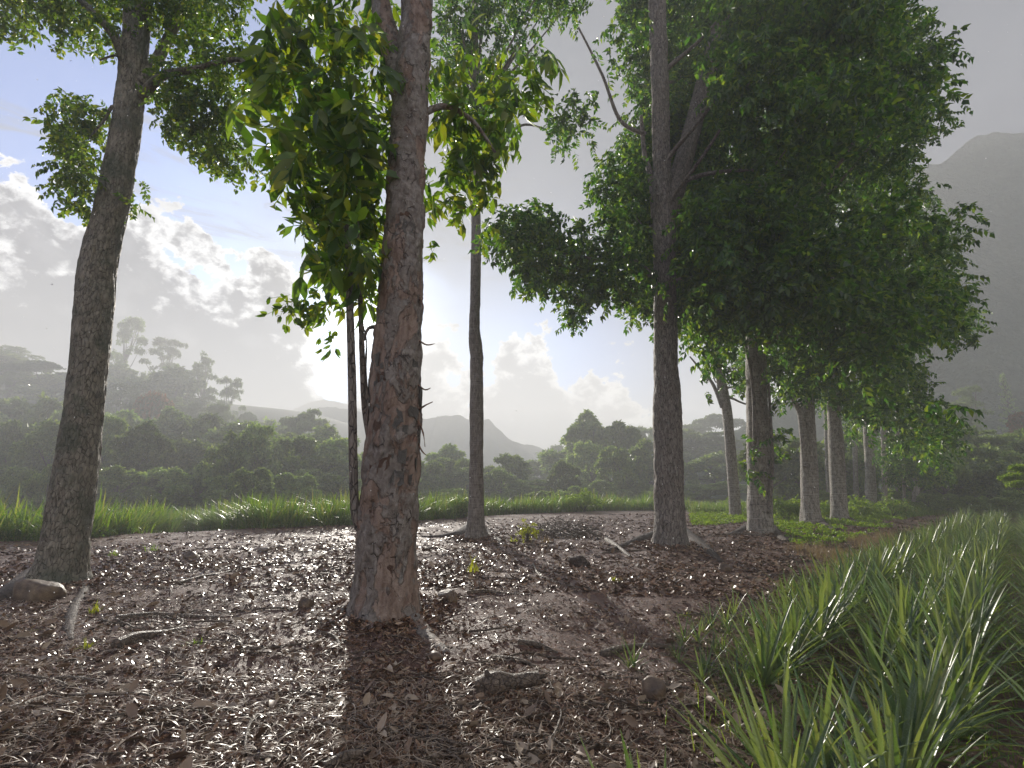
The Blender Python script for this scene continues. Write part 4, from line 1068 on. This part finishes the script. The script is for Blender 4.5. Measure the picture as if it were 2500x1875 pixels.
P = np.stack([p[:, 0], p[:, 1], gz(p[:, 0], p[:, 1])-.02], 1)
o = ob('grass', blades(np.repeat(P, 6, 0)+rng.normal(size=(len(P)*6, 3))*[.1, .1, 0], .3, .9, .014, M['grass'], 'grass', 6)); tag(o, 'lush grass behind the pale trunks of the row', 'grass', kind='stuff')
p = region_points([(1700, 1185), (1760, 1260), (1800, 1250), (1880, 1190), (1960, 1150), (1900, 1150), (1800, 1180)], 900, 13)
p = p[vnoise(p[:, 0]*1.5, p[:, 1]*1.5, 3) > -.05]
P = np.stack([p[:, 0], p[:, 1], gz(p[:, 0], p[:, 1])-.02], 1)
o = ob('dry_grass', blades(np.repeat(P, 9, 0)+rng.normal(size=(len(P)*9, 3))*[.08, .08, 0], .12, .35, .012, M['straw'], 'dry_grass', 7)); tag(o, 'dry straw coloured grass between litter and pineapple field', 'dry grass', kind='stuff')

# leafy shrubs
def shrub(px, py, hpx, wpx, label, mat, seed, group=None, L=.11):
    b = onground(px, py, 70); f = b[1]*CP; h = hpx*K/FPX*f; w = wpx*K/FPX*f/2; b[2] = float(gz(b[0], b[1]))
    r = random.Random(seed); cl = []; root = empty('shrub', b, label, 'shrub', group); stems = []
    for k in range(14):
        a = r.uniform(0, 6.28); q = math.sqrt(r.random())*w; z = h*(1-.5*(q/w)**2)*r.uniform(.35, .95)
        c = np.array([math.cos(a)*q, math.sin(a)*q, z]); cl.append((c, min(w, h)*r.uniform(.22, .36)))
        stems.append(tube([[0, 0, -.05], c*[.4, .4, .6], c], [.012, .008, .004], 4, 6))
    V, F = join(stems); ob('stem', mesh_from('stem', V, F, M['root']), root)
    V, F = cluster_sprays(cl, 520*(.11/L)**1.2, [spray(3, L, L*.3, L*2, seed*3+k, .4, .3, 0) for k in range(3)], .7, 1.2, 0)
    tag(ob('foliage', mesh_from('foliage', V, F, mat), root), kind='stuff')
shrub(1262, 1106, 52, 66, 'bright green sapling bush rising above the grass strip', M['cover'], 71)
shrub(1700, 1124, 52, 90, 'yellow green bush between the flared tree and the ringed tree', M['cover'], 72)
shrub(1585, 1112, 62, 34, 'leafy bush at the foot of the slender bent tree', M['cover'], 73)
shrub(1790, 1120, 40, 60, 'bright bush between the ringed tree and the burr tree', M['cover'], 74)
shrub(1860, 1118, 44, 80, 'bush with reddish stems behind the burr tree', M['cover'], 75)
shrub(1835, 1085, 120, 46, 'tall sunlit bush beside the grey forked tree', M['cover'], 76)
shrub(1930, 1118, 54, 60, 'sprawling bush under the thin stems', M['grass'], 77)
shrub(1140, 1170, 40, 44, 'small yellowish seedling by the brush pile', M['yellow'], 78, L=.08)
shrub(1000, 1118, 44, 60, 'leafy bush in the grass behind the slim tree', M['grass'], 79)
shrub(2190, 1112, 60, 80, 'green bush at the end of the field by the right edge', M['cover'], 80)
shrub(1770, 1040, 90, 34, 'climber leaves hanging beside the ringed tree', M['cover'], 81)

# ------------------------------------------------------------------ pineapple field
def pine_leaf(L, w, bend, twist, teeth, seg=8, seed=0):
    """channelled leaf rising from the origin: starts along +Z leaning towards +X"""
    r = random.Random(seed); s = np.linspace(0, 1, seg+1)
    ang = R_(8)+bend*s**1.5
    dx = np.sin(ang); dz = np.cos(ang); ds = L/seg
    x = np.concatenate([[0], np.cumsum((dx[1:]+dx[:-1])/2*ds)]); z = np.concatenate([[0], np.cumsum((dz[1:]+dz[:-1])/2*ds)])
    hw = w*(1-.55*s)*(1-s**4)**.9; hw[0] = w*.9; hw[-1] = .0005
    tw = twist*s
    ny = np.cos(tw); nx_ = np.sin(tw)
    # inward normal (towards the plant axis / up)
    nrx, nrz = -np.cos(ang), np.sin(ang)
    ch = .38*hw
    Lf = np.stack([x+nrx*ch+hw*nx_*.3, hw*ny, z+nrz*ch], 1); Mi = np.stack([x, 0*x, z], 1); Rt = np.stack([x+nrx*ch-hw*nx_*.3, -hw*ny, z+nrz*ch], 1)
    V = np.concatenate([Lf, Mi, Rt]); n = seg+1
    F = [[i, n+i, n+i+1, i+1] for i in range(seg)]+[[n+i, 2*n+i, 2*n+i+1, n+i+1] for i in range(seg)]
    F = np.array(F); T = []
    if teeth:
        Vt = []; k0 = len(V)
        m = int(L/.016)
        for k in range(m):
            q = (k+.5)/m*.94
            for sd, E in ((1, Lf), (-1, Rt)):
                a = np.array([np.interp(q, s, E[:, c]) for c in range(3)]); b = np.array([np.interp(q+.006/L, s, E[:, c]) for c in range(3)])
                o_ = (b-a)/(np.linalg.norm(b-a)+1e-9); tip = b+o_*.003+np.array([0, sd*.0035, 0])+np.array([nrx[0]*0, 0, 0])
                i0 = k0+len(Vt); Vt += [a, tip, b]; T.append([i0, i0+1, i0+2])
        V = np.concatenate([V, np.array(Vt)]); T = np.array(T)
        return V, [T, F]
    return V, [F]
near_meshes = [mesh_from('leaf', *pine_leaf(L_, .024+.0015*(k % 3), b, tw, True, 12, k), M['pine'], smooth_=False) for k, (b, tw, L_) in enumerate(((.08, .15, .60), (.2, -.3, .76), (.35, .4, .84), (.6, -.5, .86), (1.0, .6, .78), (.2, -.3, .90)))]
def plant_transforms(seed, nleaf):
    r = random.Random(seed); out = []
    for k in range(nleaf):
        f = k/nleaf; a = k*2.3999+r.uniform(-.2, .2)
        tilt = R_(4+66*f**1.1+r.uniform(-9, 9)); sc_ = (1.0-.25*f)*r.uniform(.82, 1.12)
        out.append((a, tilt, sc_, f))
    return out
def plant_mesh(seed, nleaf, seg):
    parts = []; r = random.Random(seed)
    for (a, tilt, sc_, f) in plant_transforms(seed, nleaf):
        V, F = pine_leaf(.78, .024, .08+.55*f*r.random()+.15*r.random(), r.uniform(-.4, .4), False, seg, 0)
        A = rotz(a)@roty(tilt); parts.append(((V*sc_)@A.T+A@np.array([.02*f, 0, 0])+np.array([0, 0, .10*(1-f)]), F))
    V, F = join(parts); return mesh_from('pineapple_plant', V, F, M['pine']), V, F
mid_pl = [plant_mesh(700+k, 30, 6) for k in range(5)]
far_pl = [plant_mesh(720+k, 18, 3) for k in range(4)]
spots = []; rowof = {}
fr = random.Random(17)
for i in range(52):
    d0 = 4.35+.64*i+(.12 if i % 2 else -.06)
    s = 0.0
    while s < 52:
        s += .39*fr.uniform(.85, 1.15); dd = d0+fr.uniform(-.1, .1)
        # x-y = dd*sqrt2-8.8 ; x+y = s*sqrt2
        a = dd*math.sqrt(2)-8.8; b = s*math.sqrt(2)-8; x = (a+b)/2; y = (b-a)/2
        if y < .9 or y > 31 or math.hypot(x, y) < 1.15: continue
        if x < .42 and y < 3.4: continue
        if y < 5 and dd < 4.35+.22*y-.1*(y < 2.6): continue
        if y < 2.9 and x < 1.05: continue
        dist = math.hypot(x, y); q = proj([x, y, .5])[0]
        if not (q[0] > 1400 and q[0] < 2330): continue
        if dist > 14 and fr.random() < .25: continue
        spots.append((dist, x, y)); rowof[(x, y)] = i
spots += [(math.hypot(a, b), a, b) for a, b in ((.56, 2.25),)]
spots.sort()
byrow = {}
for d_, x_, y_ in spots: byrow.setdefault(rowof.get((x_, y_), -1), []).append((d_, x_, y_))
plab = {}
for ri, (rk, lst) in enumerate(sorted(byrow.items())):
    for k_, p_ in enumerate(sorted(lst)): plab[p_[1:]] = 'plant, %s from the near end of the %s row counted from the litter' % (ORD(k_+1), ORD(ri)) if rk >= 0 else 'plant standing alone at the bottom edge, %s from the litter' % ORD(k_+1)
print('pineapples', len(spots))
pgroup = 'pineapple plants in the field at the right'
for n, (dist, x, y) in enumerate(spots[:299]):
    z = float(gz(x, y))
    if n < 46:
        root = empty('pineapple_plant', (x, y, z-.02), 'toothed pineapple '+plab[(x, y)], 'plant', pgroup, rz=fr.uniform(0, 6.28))
        root.scale = (1.0, 1.0, 1.0)
        for k, (a, tilt, sc_, f) in enumerate(plant_transforms(900+n, 30 if dist > 2.2 else 24)):
            mi = min(4, int(f*4.2+fr.random()*1.1))
            o = ob('leaf', near_meshes[mi if fr.random() > .15 else 5], root)
            sc_ = sc_*1.08
            A = (Matrix.Rotation(a, 4, 'Z') @ Matrix.Rotation(tilt, 4, 'Y') @ Matrix.Scale(sc_, 4)); A.translation = Vector((0, 0, .10*(1-f)))
            o.matrix_local = A
    else:
        o = ob('pineapple_plant', mid_pl[n % 5][0], None, (x, y, z-.02)); o.rotation_euler = (fr.uniform(-.12, .12), fr.uniform(-.12, .12), fr.uniform(0, 6.28))
        s_ = fr.uniform(.78, 1.15); o.scale = (s_, s_, s_)
        tag(o, 'pineapple '+plab[(x, y)], 'plant', 'pineapple plants further out in the field')
rest = spots[299:]
parts = []
for k in range(4):
    sub = rest[k::4]
    if not sub: continue
    P = np.array([[x, y, 0] for _, x, y in sub]); P[:, 2] = gz(P[:, 0], P[:, 1])
    a = np.random.default_rng(k).uniform(0, 6.28, len(P)); c, s = np.cos(a), np.sin(a); o_ = 0*c
    Rm = np.stack([np.stack([c, -s, o_], 1), np.stack([s, c, o_], 1), np.stack([o_, o_, o_+1], 1)], 1)
    parts.append(instance(far_pl[k][1], far_pl[k][2], Rm, P, np.random.default_rng(k+9).uniform(.85, 1.15, len(P))))
V, F = join(parts)
tag(ob('pineapple_field', mesh_from('pineapple_field', V, F, M['pine'])), 'rows of pineapple plants running back to the dark wood', 'field', kind='stuff')
# undergrowth between the near plants
p = region_points([(1470, 1700), (1530, 1450), (1660, 1310), (1770, 1240), (1950, 1150), (2230, 1130), (2300, 1300), (2300, 1700)], 2600, 21)
P = np.stack([p[:, 0], p[:, 1], gz(p[:, 0], p[:, 1])-.02], 1)
o = ob('grass', blades(np.repeat(P, 8, 0)+rng.normal(size=(len(P)*8, 3))*[.12, .12, 0], .12, .38, .012, M['grass'], 'grass', 8)); tag(o, 'thin grass and weeds growing between the pineapple plants', 'grass', kind='stuff')
# small yellow tinted suckers along the field edge
sk, skV, skF = plant_mesh(760, 14, 4)
for k, s in enumerate(sorted(fr.uniform(.2, 1.0)**1.4*14 for _ in range(80))):
    dd = 3.75+fr.uniform(-.55, .45); a = dd*math.sqrt(2)-8.8; b = s*math.sqrt(2)+4.5; x = (a+b)/2; y = (b-a)/2
    if y < 3.0 or x < .35: continue
    o = ob('pineapple_sucker', sk, None, (x, y, float(gz(x, y))-.02)); o.rotation_euler = (0, 0, fr.uniform(0, 6.28)); q = fr.uniform(.3, .6); o.scale = (q, q, q)
    tag(o, 'small pineapple sucker at the field edge, %s planted along it' % ORD(k+1), 'plant', 'small suckers along the field edge')

# ------------------------------------------------------------------ litter, twigs, rocks
def scatter_area(n, seed, y0=1.6, y1=26, power=1.9):
    """points on the grove floor, denser near the camera"""
    r = np.random.default_rng(seed); out = []
    u = r.random(n*3); t = (y0**(-power+1)+u*(y1**(-power+1)-y0**(-power+1)))**(1/(-power+1))
    a = r.uniform(-1.18, 1.0, n*3); x = t*a; y = t
    d = rowd(x, y); ok = (d < 4.8+.5*vnoise(x*2, y*2))
    cl_ = fbm(x*.9, y*.9, 5.0, 3)+.4*vnoise(x*4, y*4)
    track = smooth(-d-7+.8*vnoise(x*.5, y*.5), 0, 3)
    ok &= r.random(len(x)) < np.clip(.85+1.4*cl_, .3, 1)*(1-.6*track)
    strip = np.interp(x, [-22, -16, 9, 20], [12, 15.8, 32, 40]); ok &= y < strip-.2
    x, y = x[ok][:n], y[ok][:n]
    return x, y
def chip_template(L, w, curl, twist, seg=3):
    s = np.linspace(0, 1, seg+1); hw = w*np.sin(np.pi*np.clip(.12+.8*s, 0, 1)); an = curl*(s-.5)
    x = (s-.5)*L*(1-.12*abs(curl)); z = L*.22*curl*(s-.5)**2*2; tw = twist*(s-.5)
    Lf = np.stack([x, hw*np.cos(tw), z+hw*np.sin(tw)+hw*.25], 1); Rt = np.stack([x, -hw*np.cos(tw), z-hw*np.sin(tw)+hw*.25], 1)
    V = np.concatenate([Lf, Rt]); n = seg+1
    return V, [np.array([[i, n+i, n+i+1, i+1] for i in range(seg)])]
def needle_template(L, w, curl, seg=5):
    s = np.linspace(-1, 1, seg+1); x = np.sin(s*curl)/max(curl, .01)*L/2; y = (1-np.cos(s*curl))/max(curl, .01)*L/2
    z = .12*L*(1-s*s)
    A = np.stack([x, y-w, z+w], 1); B = np.stack([x, y+w, z+w], 1); V = np.concatenate([A, B]); n = seg+1
    return V, [np.array([[i, i+1, n+i+1, n+i] for i in range(seg)])]
def scatter(x, y, templates, smin, smax, seed, lift, tilt):
    r = np.random.default_rng(seed); n = len(x); parts = []
    z = gz(x, y); Rr = np.hypot(x, y); near = 1/(1+(Rr/9)**2)
    z = z+near*(.035*fbm(x*5, y*5, 1.0, 3)+.018*fbm(x*17, y*17, 2.0, 2))+lift*r.random(n)
    az_ = r.uniform(0, 2*np.pi, n); d = np.stack([np.cos(az_), np.sin(az_), r.normal(size=n)*tilt], 1)
    Rm = frames_from(d, r.normal(size=n)*tilt*1.6); P = np.stack([x, y, z], 1); w = r.integers(0, len(templates), n)
    for k, (TV, TF) in enumerate(templates):
        q = w == k; S_ = (smin+(smax-smin)*r.random(q.sum())**1.8)*(1+.03*Rr[q])
        parts.append(instance(TV, TF, Rm[q], P[q], S_))
    return join(parts)
x, y = scatter_area(125000, 51)
V, F = scatter(x, y, [chip_template(.042, .0055, c, t_) for c, t_ in ((1.0, .6), (-.8, .9), (2.0, -.6), (.3, .2), (1.5, 1.3), (-1.5, -.9))], .45, 2.4, 52, .012, .28)
tag(ob('leaf_litter', mesh_from('leaf_litter', V, F, M['litter'])), 'wet brown leaf litter covering the grove floor', 'leaf litter', kind='stuff')
xs_ = []; ys_ = []; rr_ = np.random.default_rng(91)
for k_, rad_, n_ in (('t1', .62, 1500), ('t2', .52, 2600), ('t3', .5, 900), ('t4', .62, 1500), ('t6', .6, 700)):
    b_ = TREES[k_]['base']; a_ = rr_.uniform(0, 6.283, n_); q_ = rad_*(.72+np.abs(rr_.normal(size=n_))*.45); xs_.append(b_[0]+np.cos(a_)*q_); ys_.append(b_[1]+np.sin(a_)*q_)
V, F = scatter(np.concatenate(xs_), np.concatenate(ys_), [chip_template(.07, .011, c, t_) for c, t_ in ((1.0, .6), (-.8, .9), (1.8, 1.3))], .5, 1.8, 92, .07, .35)
tag(ob('leaf_litter', mesh_from('leaf_litter', V, F, M['litter'])), 'leaf litter drifted against the feet of the trunks', 'leaf litter', kind='stuff')
x, y = scatter_area(30000, 57, 8, 34, 1.3)
V, F = scatter(x, y, [chip_template(.09, .014, c, t_) for c, t_ in ((1.0, .6), (-.8, .9), (1.5, 1.3))], .5, 2.0, 58, .012, .25)
tag(ob('leaf_litter', mesh_from('leaf_litter', V, F, M['litter'])), 'coarser leaf litter on the soil around the farther trunks', 'leaf litter', kind='stuff')
x, y = scatter_area(42000, 53, 1.6, 15, 1.9)
V, F = scatter(x, y, [needle_template(.13, .0017, c) for c in (.3, .8, 1.4, 2.0, .15)], .5, 1.5, 54, .025, .14)
tag(ob('dry_needles', mesh_from('dry_needles', V, F, M['needle'])), 'thin curly dry stalks strewn over the wet litter', 'dry stalks', kind='stuff')
x, y = scatter_area(520, 59, 1.8, 16, 1.5); parts = []; rt = random.Random(61)
for a, b in zip(x, y):
    L = rt.uniform(.25, 1.1); th = rt.uniform(-.7, .7)+(math.pi if rt.random() < .5 else 0); w = rt.uniform(.004, .015); c0 = rt.gauss(0, .5)
    px_ = [np.array([a+math.cos(th+c0*(q-.5)+rt.gauss(0, .12))*L*q, b+math.sin(th+c0*(q-.5)+rt.gauss(0, .12))*L*q]) for q in (0, .25, .5, .75, 1)]
    P = np.array([[q[0], q[1], float(gz(q[0], q[1]))+w*1.3+.012*rt.random()] for q in px_]); parts.append(tube(P, [w, w*.9, w*.8, w*.6, w*.3], 5, 12))
V, F = join(parts); tag(ob('twigs', mesh_from('twigs', V, F, M['wood'], smooth_=True)), 'fallen twigs and thin surface roots lying all over the litter', 'twigs', kind='stuff')
x, y = scatter_area(4200, 55, 1.6, 14, 1.8)
V, F = scatter(x, y, [leaflet(.11, .03, .5, c, 1) if False else (leaflet(.11, .026, .5, c, 1)[0], [leaflet(.11, .026, .5, c, 1)[1]]) for c in (.3, -.3, .6)], .5, 1.3, 56, .03, .35)
tag(ob('fallen_leaves', mesh_from('fallen_leaves', V, F, M['needle'])), 'larger dry leaves scattered on the ground near the peeling tree', 'fallen leaves', kind='stuff')

def stick(pix, w, label, name='fallen_branch', mat='wood', cat='branch', lift=0.0):
    P = np.array([onground(a, b)+np.array([0, 0, w*.4+lift]) for a, b in pix]); b0 = P[0].copy()
    for k in range(len(P)): P[k][2] += .015*math.sin(k*2.1)
    V, F = tube(P-b0, [w*(1.0-.55*k/(len(P)-1)) for k in range(len(P))], 8, 36, d_furrow(w*.13, 1.2/w*.35), seed=pix[0][0]*.1)
    o = ob(name, mesh_from(name, V, F, M[mat], smooth_=True), None, b0); tag(o, label, cat); return o
stick([(1300, 1418), (1340, 1408), (1380, 1398), (1430, 1400), (1478, 1408)], .045, 'thick dark branch with pale broken end lying right of the peeling tree')
stick([(1310, 1168), (1335, 1185), (1362, 1205)], .07, 'short pale branch leaning by the forked tree root')
stick([(1150, 1215), (1165, 1245), (1200, 1255), (1260, 1268), (1320, 1285)], .02, 'long thin pale branch bent in an elbow, middle of the litter')
stick([(1010, 1283), (1050, 1281), (1100, 1284), (1150, 1287)], .035, 'half buried straight root stick behind the pointed stone')
stick([(250, 1400), (290, 1385), (350, 1372), (410, 1362)], .06, 'stout dark branch lying among litter at the lower left')
stick([(250, 1340), (330, 1335), (400, 1333), (470, 1338)], .045, 'dark log like root across the litter, left')
stick([(385, 1262), (430, 1250), (480, 1238), (530, 1225)], .03, 'pale forked stick left of centre')
stick([(690, 1367), (725, 1382), (738, 1420), (745, 1450), (770, 1478)], .02, 'bent pale twig in front of the peeling tree')
stick([(0, 1545), (50, 1530), (100, 1505)], .03, 'dark branch at the lower left edge')
stick([(530, 1600), (550, 1555), (600, 1520), (640, 1490)], .018, 'slanting brown branch near the bottom, left of centre')
stick([(425, 1660), (520, 1615), (600, 1610)], .014, 'thin brown stick at the bottom left')
stick([(520, 1230), (600, 1218), (680, 1216), (730, 1232)], .022, 'long pale twig far left of the peeling tree')
stick([(915, 1190), (940, 1186), (968, 1193)], .05, 'short dark billet between the peeling tree and slim tree')
stick([(700, 1665), (760, 1640), (850, 1638), (940, 1655)], .035, 'dark branch at the bottom edge below the peeling tree')
stick([(1120, 1390), (1160, 1398), (1205, 1412)], .035, 'dark flat stick behind the broken stump piece')
stick([(1060, 1425), (1120, 1432), (1160, 1442)], .03, 'dark stick just above the broken log')
stick([(1170, 1660), (1150, 1630), (1120, 1595)], .018, 'forked brown stick at the bottom centre')
stick([(1290, 1260), (1320, 1300), (1345, 1325)], .014, 'thin twig running down from the dark stump')
stick([(1300, 1195), (1380, 1190), (1470, 1195), (1560, 1212)], .016, 'thin long twig lying before the forked tree')
stick([(80, 1480), (150, 1470), (250, 1478)], .022, 'dark thin stick at the left among litter')
stick([(1650, 1160), (1600, 1155), (1530, 1158)], .05, 'fallen branch at the foot of the flared tree')
# broken log in the foreground
def log_piece():
    a = onground(1035, 1500); b = onground(1165, 1497); b0 = a.copy()
    P = np.array([a+[-.03, 0, .06], a*.75+b*.25+[0, 0, .085], a*.4+b*.6+[0, 0, .09], b+[0, 0, .12]])-b0
    V, F = tube(P, [.055, .082, .055, .045], 20, 44, d_furrow(.012, 16, .2), seed=4.0)
    root = empty('broken_log', b0, 'short broken log with splintered end lying in the foreground', 'log')
    ob('log', mesh_from('log', V, F, M['wood'], smooth_=True), root)
    c = P[1]
    V, F = tube(np.array([c, c+[-.05, -.02, .05], c+[-.07, -.03, .11]]), [.04, .03, .012], 8, 10, d_furrow(.006, 20), seed=2.0)
    ob('branch_stub', mesh_from('branch_stub', V, F, M['wood'], smooth_=True), root)
    for k in range(5):
        e = P[3]; q = e+np.array([.05+.03*fr.random(), fr.uniform(-.03, .03), fr.uniform(-.03, .04)])
        V, F = tube(np.array([e-[.03, 0, 0], q]), [.016, .003], 5, 4); ob('splinter', mesh_from('splinter', V, F, M['wood']), root)
log_piece()
def rock(px, py, wpx, hpx, label, seed, squash=.8, name='rock', mat='rock'):
    b = onground(px, py); f = b[1]*CP-(EYE-b[2])*SP; w = wpx*K/FPX*f/2; h = hpx*K/FPX*f
    n1, n2 = 22, 14; th = np.linspace(0, 2*np.pi, n1, endpoint=False); ph = np.linspace(-.5*np.pi, .5*np.pi, n2)
    T_, P_ = np.meshgrid(th, ph, indexing='ij'); X_ = np.cos(P_)*np.cos(T_); Y_ = np.cos(P_)*np.sin(T_); Z_ = np.sin(P_)
    k = 1+.45*fbm(X_*1.2+seed, Y_*1.2, Z_*1.2, 3); 
    # a few flat facets
    r = np.random.default_rng(seed)
    D_ = np.stack([X_, Y_, Z_], 2)
    for q in range(13):
        nrm = r.normal(size=3); nrm /= np.linalg.norm(nrm); dd = D_@nrm*k; k = np.where(dd > .58, k*.58/np.maximum(dd, .01), k)
    V = np.stack([X_*k*w*1.25, Y_*k*w*squash*1.2, (Z_*k*.78+.26)*h], 2).reshape(-1, 3)
    i = np.arange(n1)[:, None]*n2; i2 = ((np.arange(n1)+1) % n1)[:, None]*n2; j = np.arange(n2-1)[None]
    Q = np.stack([i+j, i2+j, i2+j+1, i+j+1], 2).reshape(-1, 4)
    o = ob(name, mesh_from(name, V, Q, M[mat]), None, b); o.rotation_euler = (0, 0, r.uniform(-.4, .4)); tag(o, label, name); return o
rock(82, 1296, 132, 50, 'large brown boulder lying against the foot of the leaning tree', 1, .6)
rock(413, 1209, 34, 22, 'angular stone sitting on the soil left of centre', 2)
rock(968, 1300, 56, 34, 'pointed grey brown stone right of the peeling tree', 3)
rock(938, 1425, 34, 22, 'small rounded stone in front of the peeling tree roots', 4)
rock(1410, 1510, 58, 44, 'round brown stone beside the pineapple leaves', 5)
rock(657, 1312, 32, 28, 'upright brown stone left of the peeling tree', 6)
rock(1563, 1233, 26, 16, 'small round stone right of the forked tree shadow', 7)
rock(606, 1186, 24, 12, 'low dark stone far left of the peeling tree, near the soil track', 8)
rock(570, 1191, 22, 10, 'flat stone lying left of the low dark one', 9)
rock(812, 1190, 26, 14, 'dark stone hidden beside the peeling tree base', 10)
# dark mound / old stump
o = rock(1252, 1222, 56, 22, 'low dark rotten stump in the litter, left of the forked tree', 12, .8, 'stump', 'root')
# brush pile
def brush():
    b = onground(1215, 1160); b[2] = float(gz(b[0], b[1])); root = empty('brush_pile', b, 'heap of dead twigs between the slim tree and forked tree', 'brush pile')
    r = random.Random(8); parts = []
    for k in range(260):
        a = r.uniform(0, 6.28); q = math.sqrt(r.random())*1.2; L = r.uniform(.25, .8); z = .55*(1-(q/1.3)**2)*r.random()+.02; dd = r.uniform(0, 6.28); el_ = r.gauss(0, .35)
        c = np.array([math.cos(a)*q, math.sin(a)*q*.8, z]); v = np.array([math.cos(dd), math.sin(dd), el_])*L/2
        parts.append(tube(np.array([c-v, c+np.array([0, 0, r.uniform(-.03, .06)]), c+v]), [.010, .008, .003], 4, 5))
    V, F = join(parts); tag(ob('twigs', mesh_from('twigs', V, F, M['wood']), root), kind='stuff')
    for k in range(7):
        a = r.uniform(0, 3.1); v = np.array([math.cos(a)*.5, 0, .35+.3*r.random()])
        V, F = tube(np.array([[r.uniform(-.6, .6), 0, 0], v*.5+[0, .1, .1], v]), [.013, .009, .004], 5, 8); ob('twig', mesh_from('twig', V, F, M['wood']), root)
brush()
# seedlings and tufts on the litter
def tuft(px, py, hpx, n, label, mat, seed, w=.008, name='grass_tuft', cat='grass tuft'):
    b = onground(px, py); b[2] = float(gz(b[0], b[1])); h = hpx*K/FPX*b[1]
    r = np.random.default_rng(seed); P = np.stack([r.normal(size=n)*h*.25, r.normal(size=n)*h*.25, np.zeros(n)-.02], 1)
    o = ob(name, blades(P, h*.5, h*1.3, w/max(h, .05), M[mat], name, seed, 4, 1.3), None, b); tag(o, label, cat)
tuft(1022, 1238, 40, 7, 'yellow green seedling with strap leaves behind the pointed stone', 'yellow', 1, .022, 'seedling', 'seedling')
tuft(205, 1322, 22, 26, 'yellow grass tuft right of the boulder', 'yellow', 2)
tuft(190, 1402, 24, 18, 'yellow grass tuft before the log at lower left', 'yellow', 3)
tuft(422, 1395, 18, 40, 'small green tuft in the litter, left of the peeling tree', 'cover', 4)
tuft(245, 1202, 18, 40, 'pale tuft on the soil right of the leaning tree', 'cover', 5)
tuft(328, 1192, 20, 40, 'pale tuft next to the angular stone', 'cover', 6)
tuft(1328, 1255, 20, 9, 'yellow seedling under the dark stump', 'yellow', 7, .016, 'seedling', 'seedling')
tuft(1112, 1172, 16, 14, 'little yellow seedling left of the brush pile', 'yellow', 8, .02, 'seedling', 'seedling')
tuft(1485, 1330, 14, 12, 'yellow leaved sprig at the right side of the litter', 'yellow', 9, .02, 'seedling', 'seedling')
tuft(1180, 1172, 22, 30, 'dry tuft on the brush pile', 'straw', 10)
tuft(60, 1368, 16, 8, 'yellow grass tuft at the left edge', 'yellow', 11)
def litter_bit(px, py, s, label, mat, name, cat, seed):
    b = onground(px, py); V, F = whorl(7, s, s*.35, seed, 1)
    o = ob(name, mesh_from(name, V, F, mat), None, b+np.array([0, 0, s*.3])); tag(o, label, cat)
litter_bit(715, 1610, .03, 'orange fallen flower on the litter near the bottom', M['blossom'], 'fallen_flower', 'flower', 1)
litter_bit(1525, 1468, .02, 'orange scrap of petal near the pineapple leaves', M['blossom'], 'fallen_flower', 'flower', 2)
litter_bit(785, 1335, .07, 'pale dry leaf leaning on the foot of the peeling tree', M['straw'], 'dry_leaf', 'leaf', 3)
litter_bit(1785, 1460, .04, 'yellow leaf caught among the pineapple plants', M['yellow'], 'yellow_leaf', 'leaf', 4)

# ------------------------------------------------------------------ drizzle catching the sun
def drizzle():
    r = np.random.default_rng(77); n = 1500
    t = r.uniform(1.5, 9, n)**1.0; u = r.uniform(-1.05, 1.05, n); v = r.uniform(-.75, .75, n)
    P = np.stack([u*t, (CP-v*SP)*t, EYE+(SP+v*CP)*t], 1); P = P[P[:, 2] > gz(P[:, 0], P[:, 1])+.1]
    a = (1+5**.5)/2; V = np.array([[1, 0, 0], [-1, 0, 0], [0, 1, 0], [0, -1, 0], [0, 0, 1.3], [0, 0, -1]])*.0016
    F = np.array([[0, 2, 4], [2, 1, 4], [1, 3, 4], [3, 0, 4], [2, 0, 5], [1, 2, 5], [3, 1, 5], [0, 3, 5]])
    Rm = np.tile(np.eye(3), (len(P), 1, 1)); V, F = instance(V, [F], Rm, P, r.uniform(.6, 1.6, len(P)))
    m, N, out = new_mat('water_drop'); tl = N.node('ShaderNodeBsdfTranslucent'); tl.inputs[0].default_value = (1, 1, 1, 1); N.l.new(tl.outputs[0], out.inputs[0])
    tag(ob('drizzle', mesh_from('drizzle', V, F, m)), 'fine sunlit drizzle drops hanging in the air', 'drizzle', kind='stuff')
drizzle()

# ------------------------------------------------------------------ haze: one closed box of even air
def haze():
    x0, x1, y0, y1, z0, z1 = -600, 600, -600, 600, -6, 97
    V = np.array([[x, y, z] for x in (x0, x1) for y in (y0, y1) for z in (z0, z1)])
    F = np.array([[0, 1, 3, 2], [4, 6, 7, 5], [0, 4, 5, 1], [2, 3, 7, 6], [0, 2, 6, 4], [1, 5, 7, 3]])
    m, N, out = new_mat('haze_air'); pv = N.node('ShaderNodeVolumePrincipled')
    pv.inputs['Color'].default_value = (.96, .965, .965, 1); pv.inputs['Density'].default_value = HAZE_DENSITY; pv.inputs['Anisotropy'].default_value = .16
    N.l.new(pv.outputs[0], out.inputs['Volume'])
    tag(ob('haze', mesh_from('haze', V, F, m)), 'thin morning mist filling the valley', kind='stuff')
haze()
tris = 0
for o in sc.objects:
    if o.type == 'MESH': tris += 0
um = {o.data.name: o.data for o in sc.objects if o.type == 'MESH'}
print('unique polys', sum(len(m.polygons) for m in um.values()), 'objects', len(sc.objects))
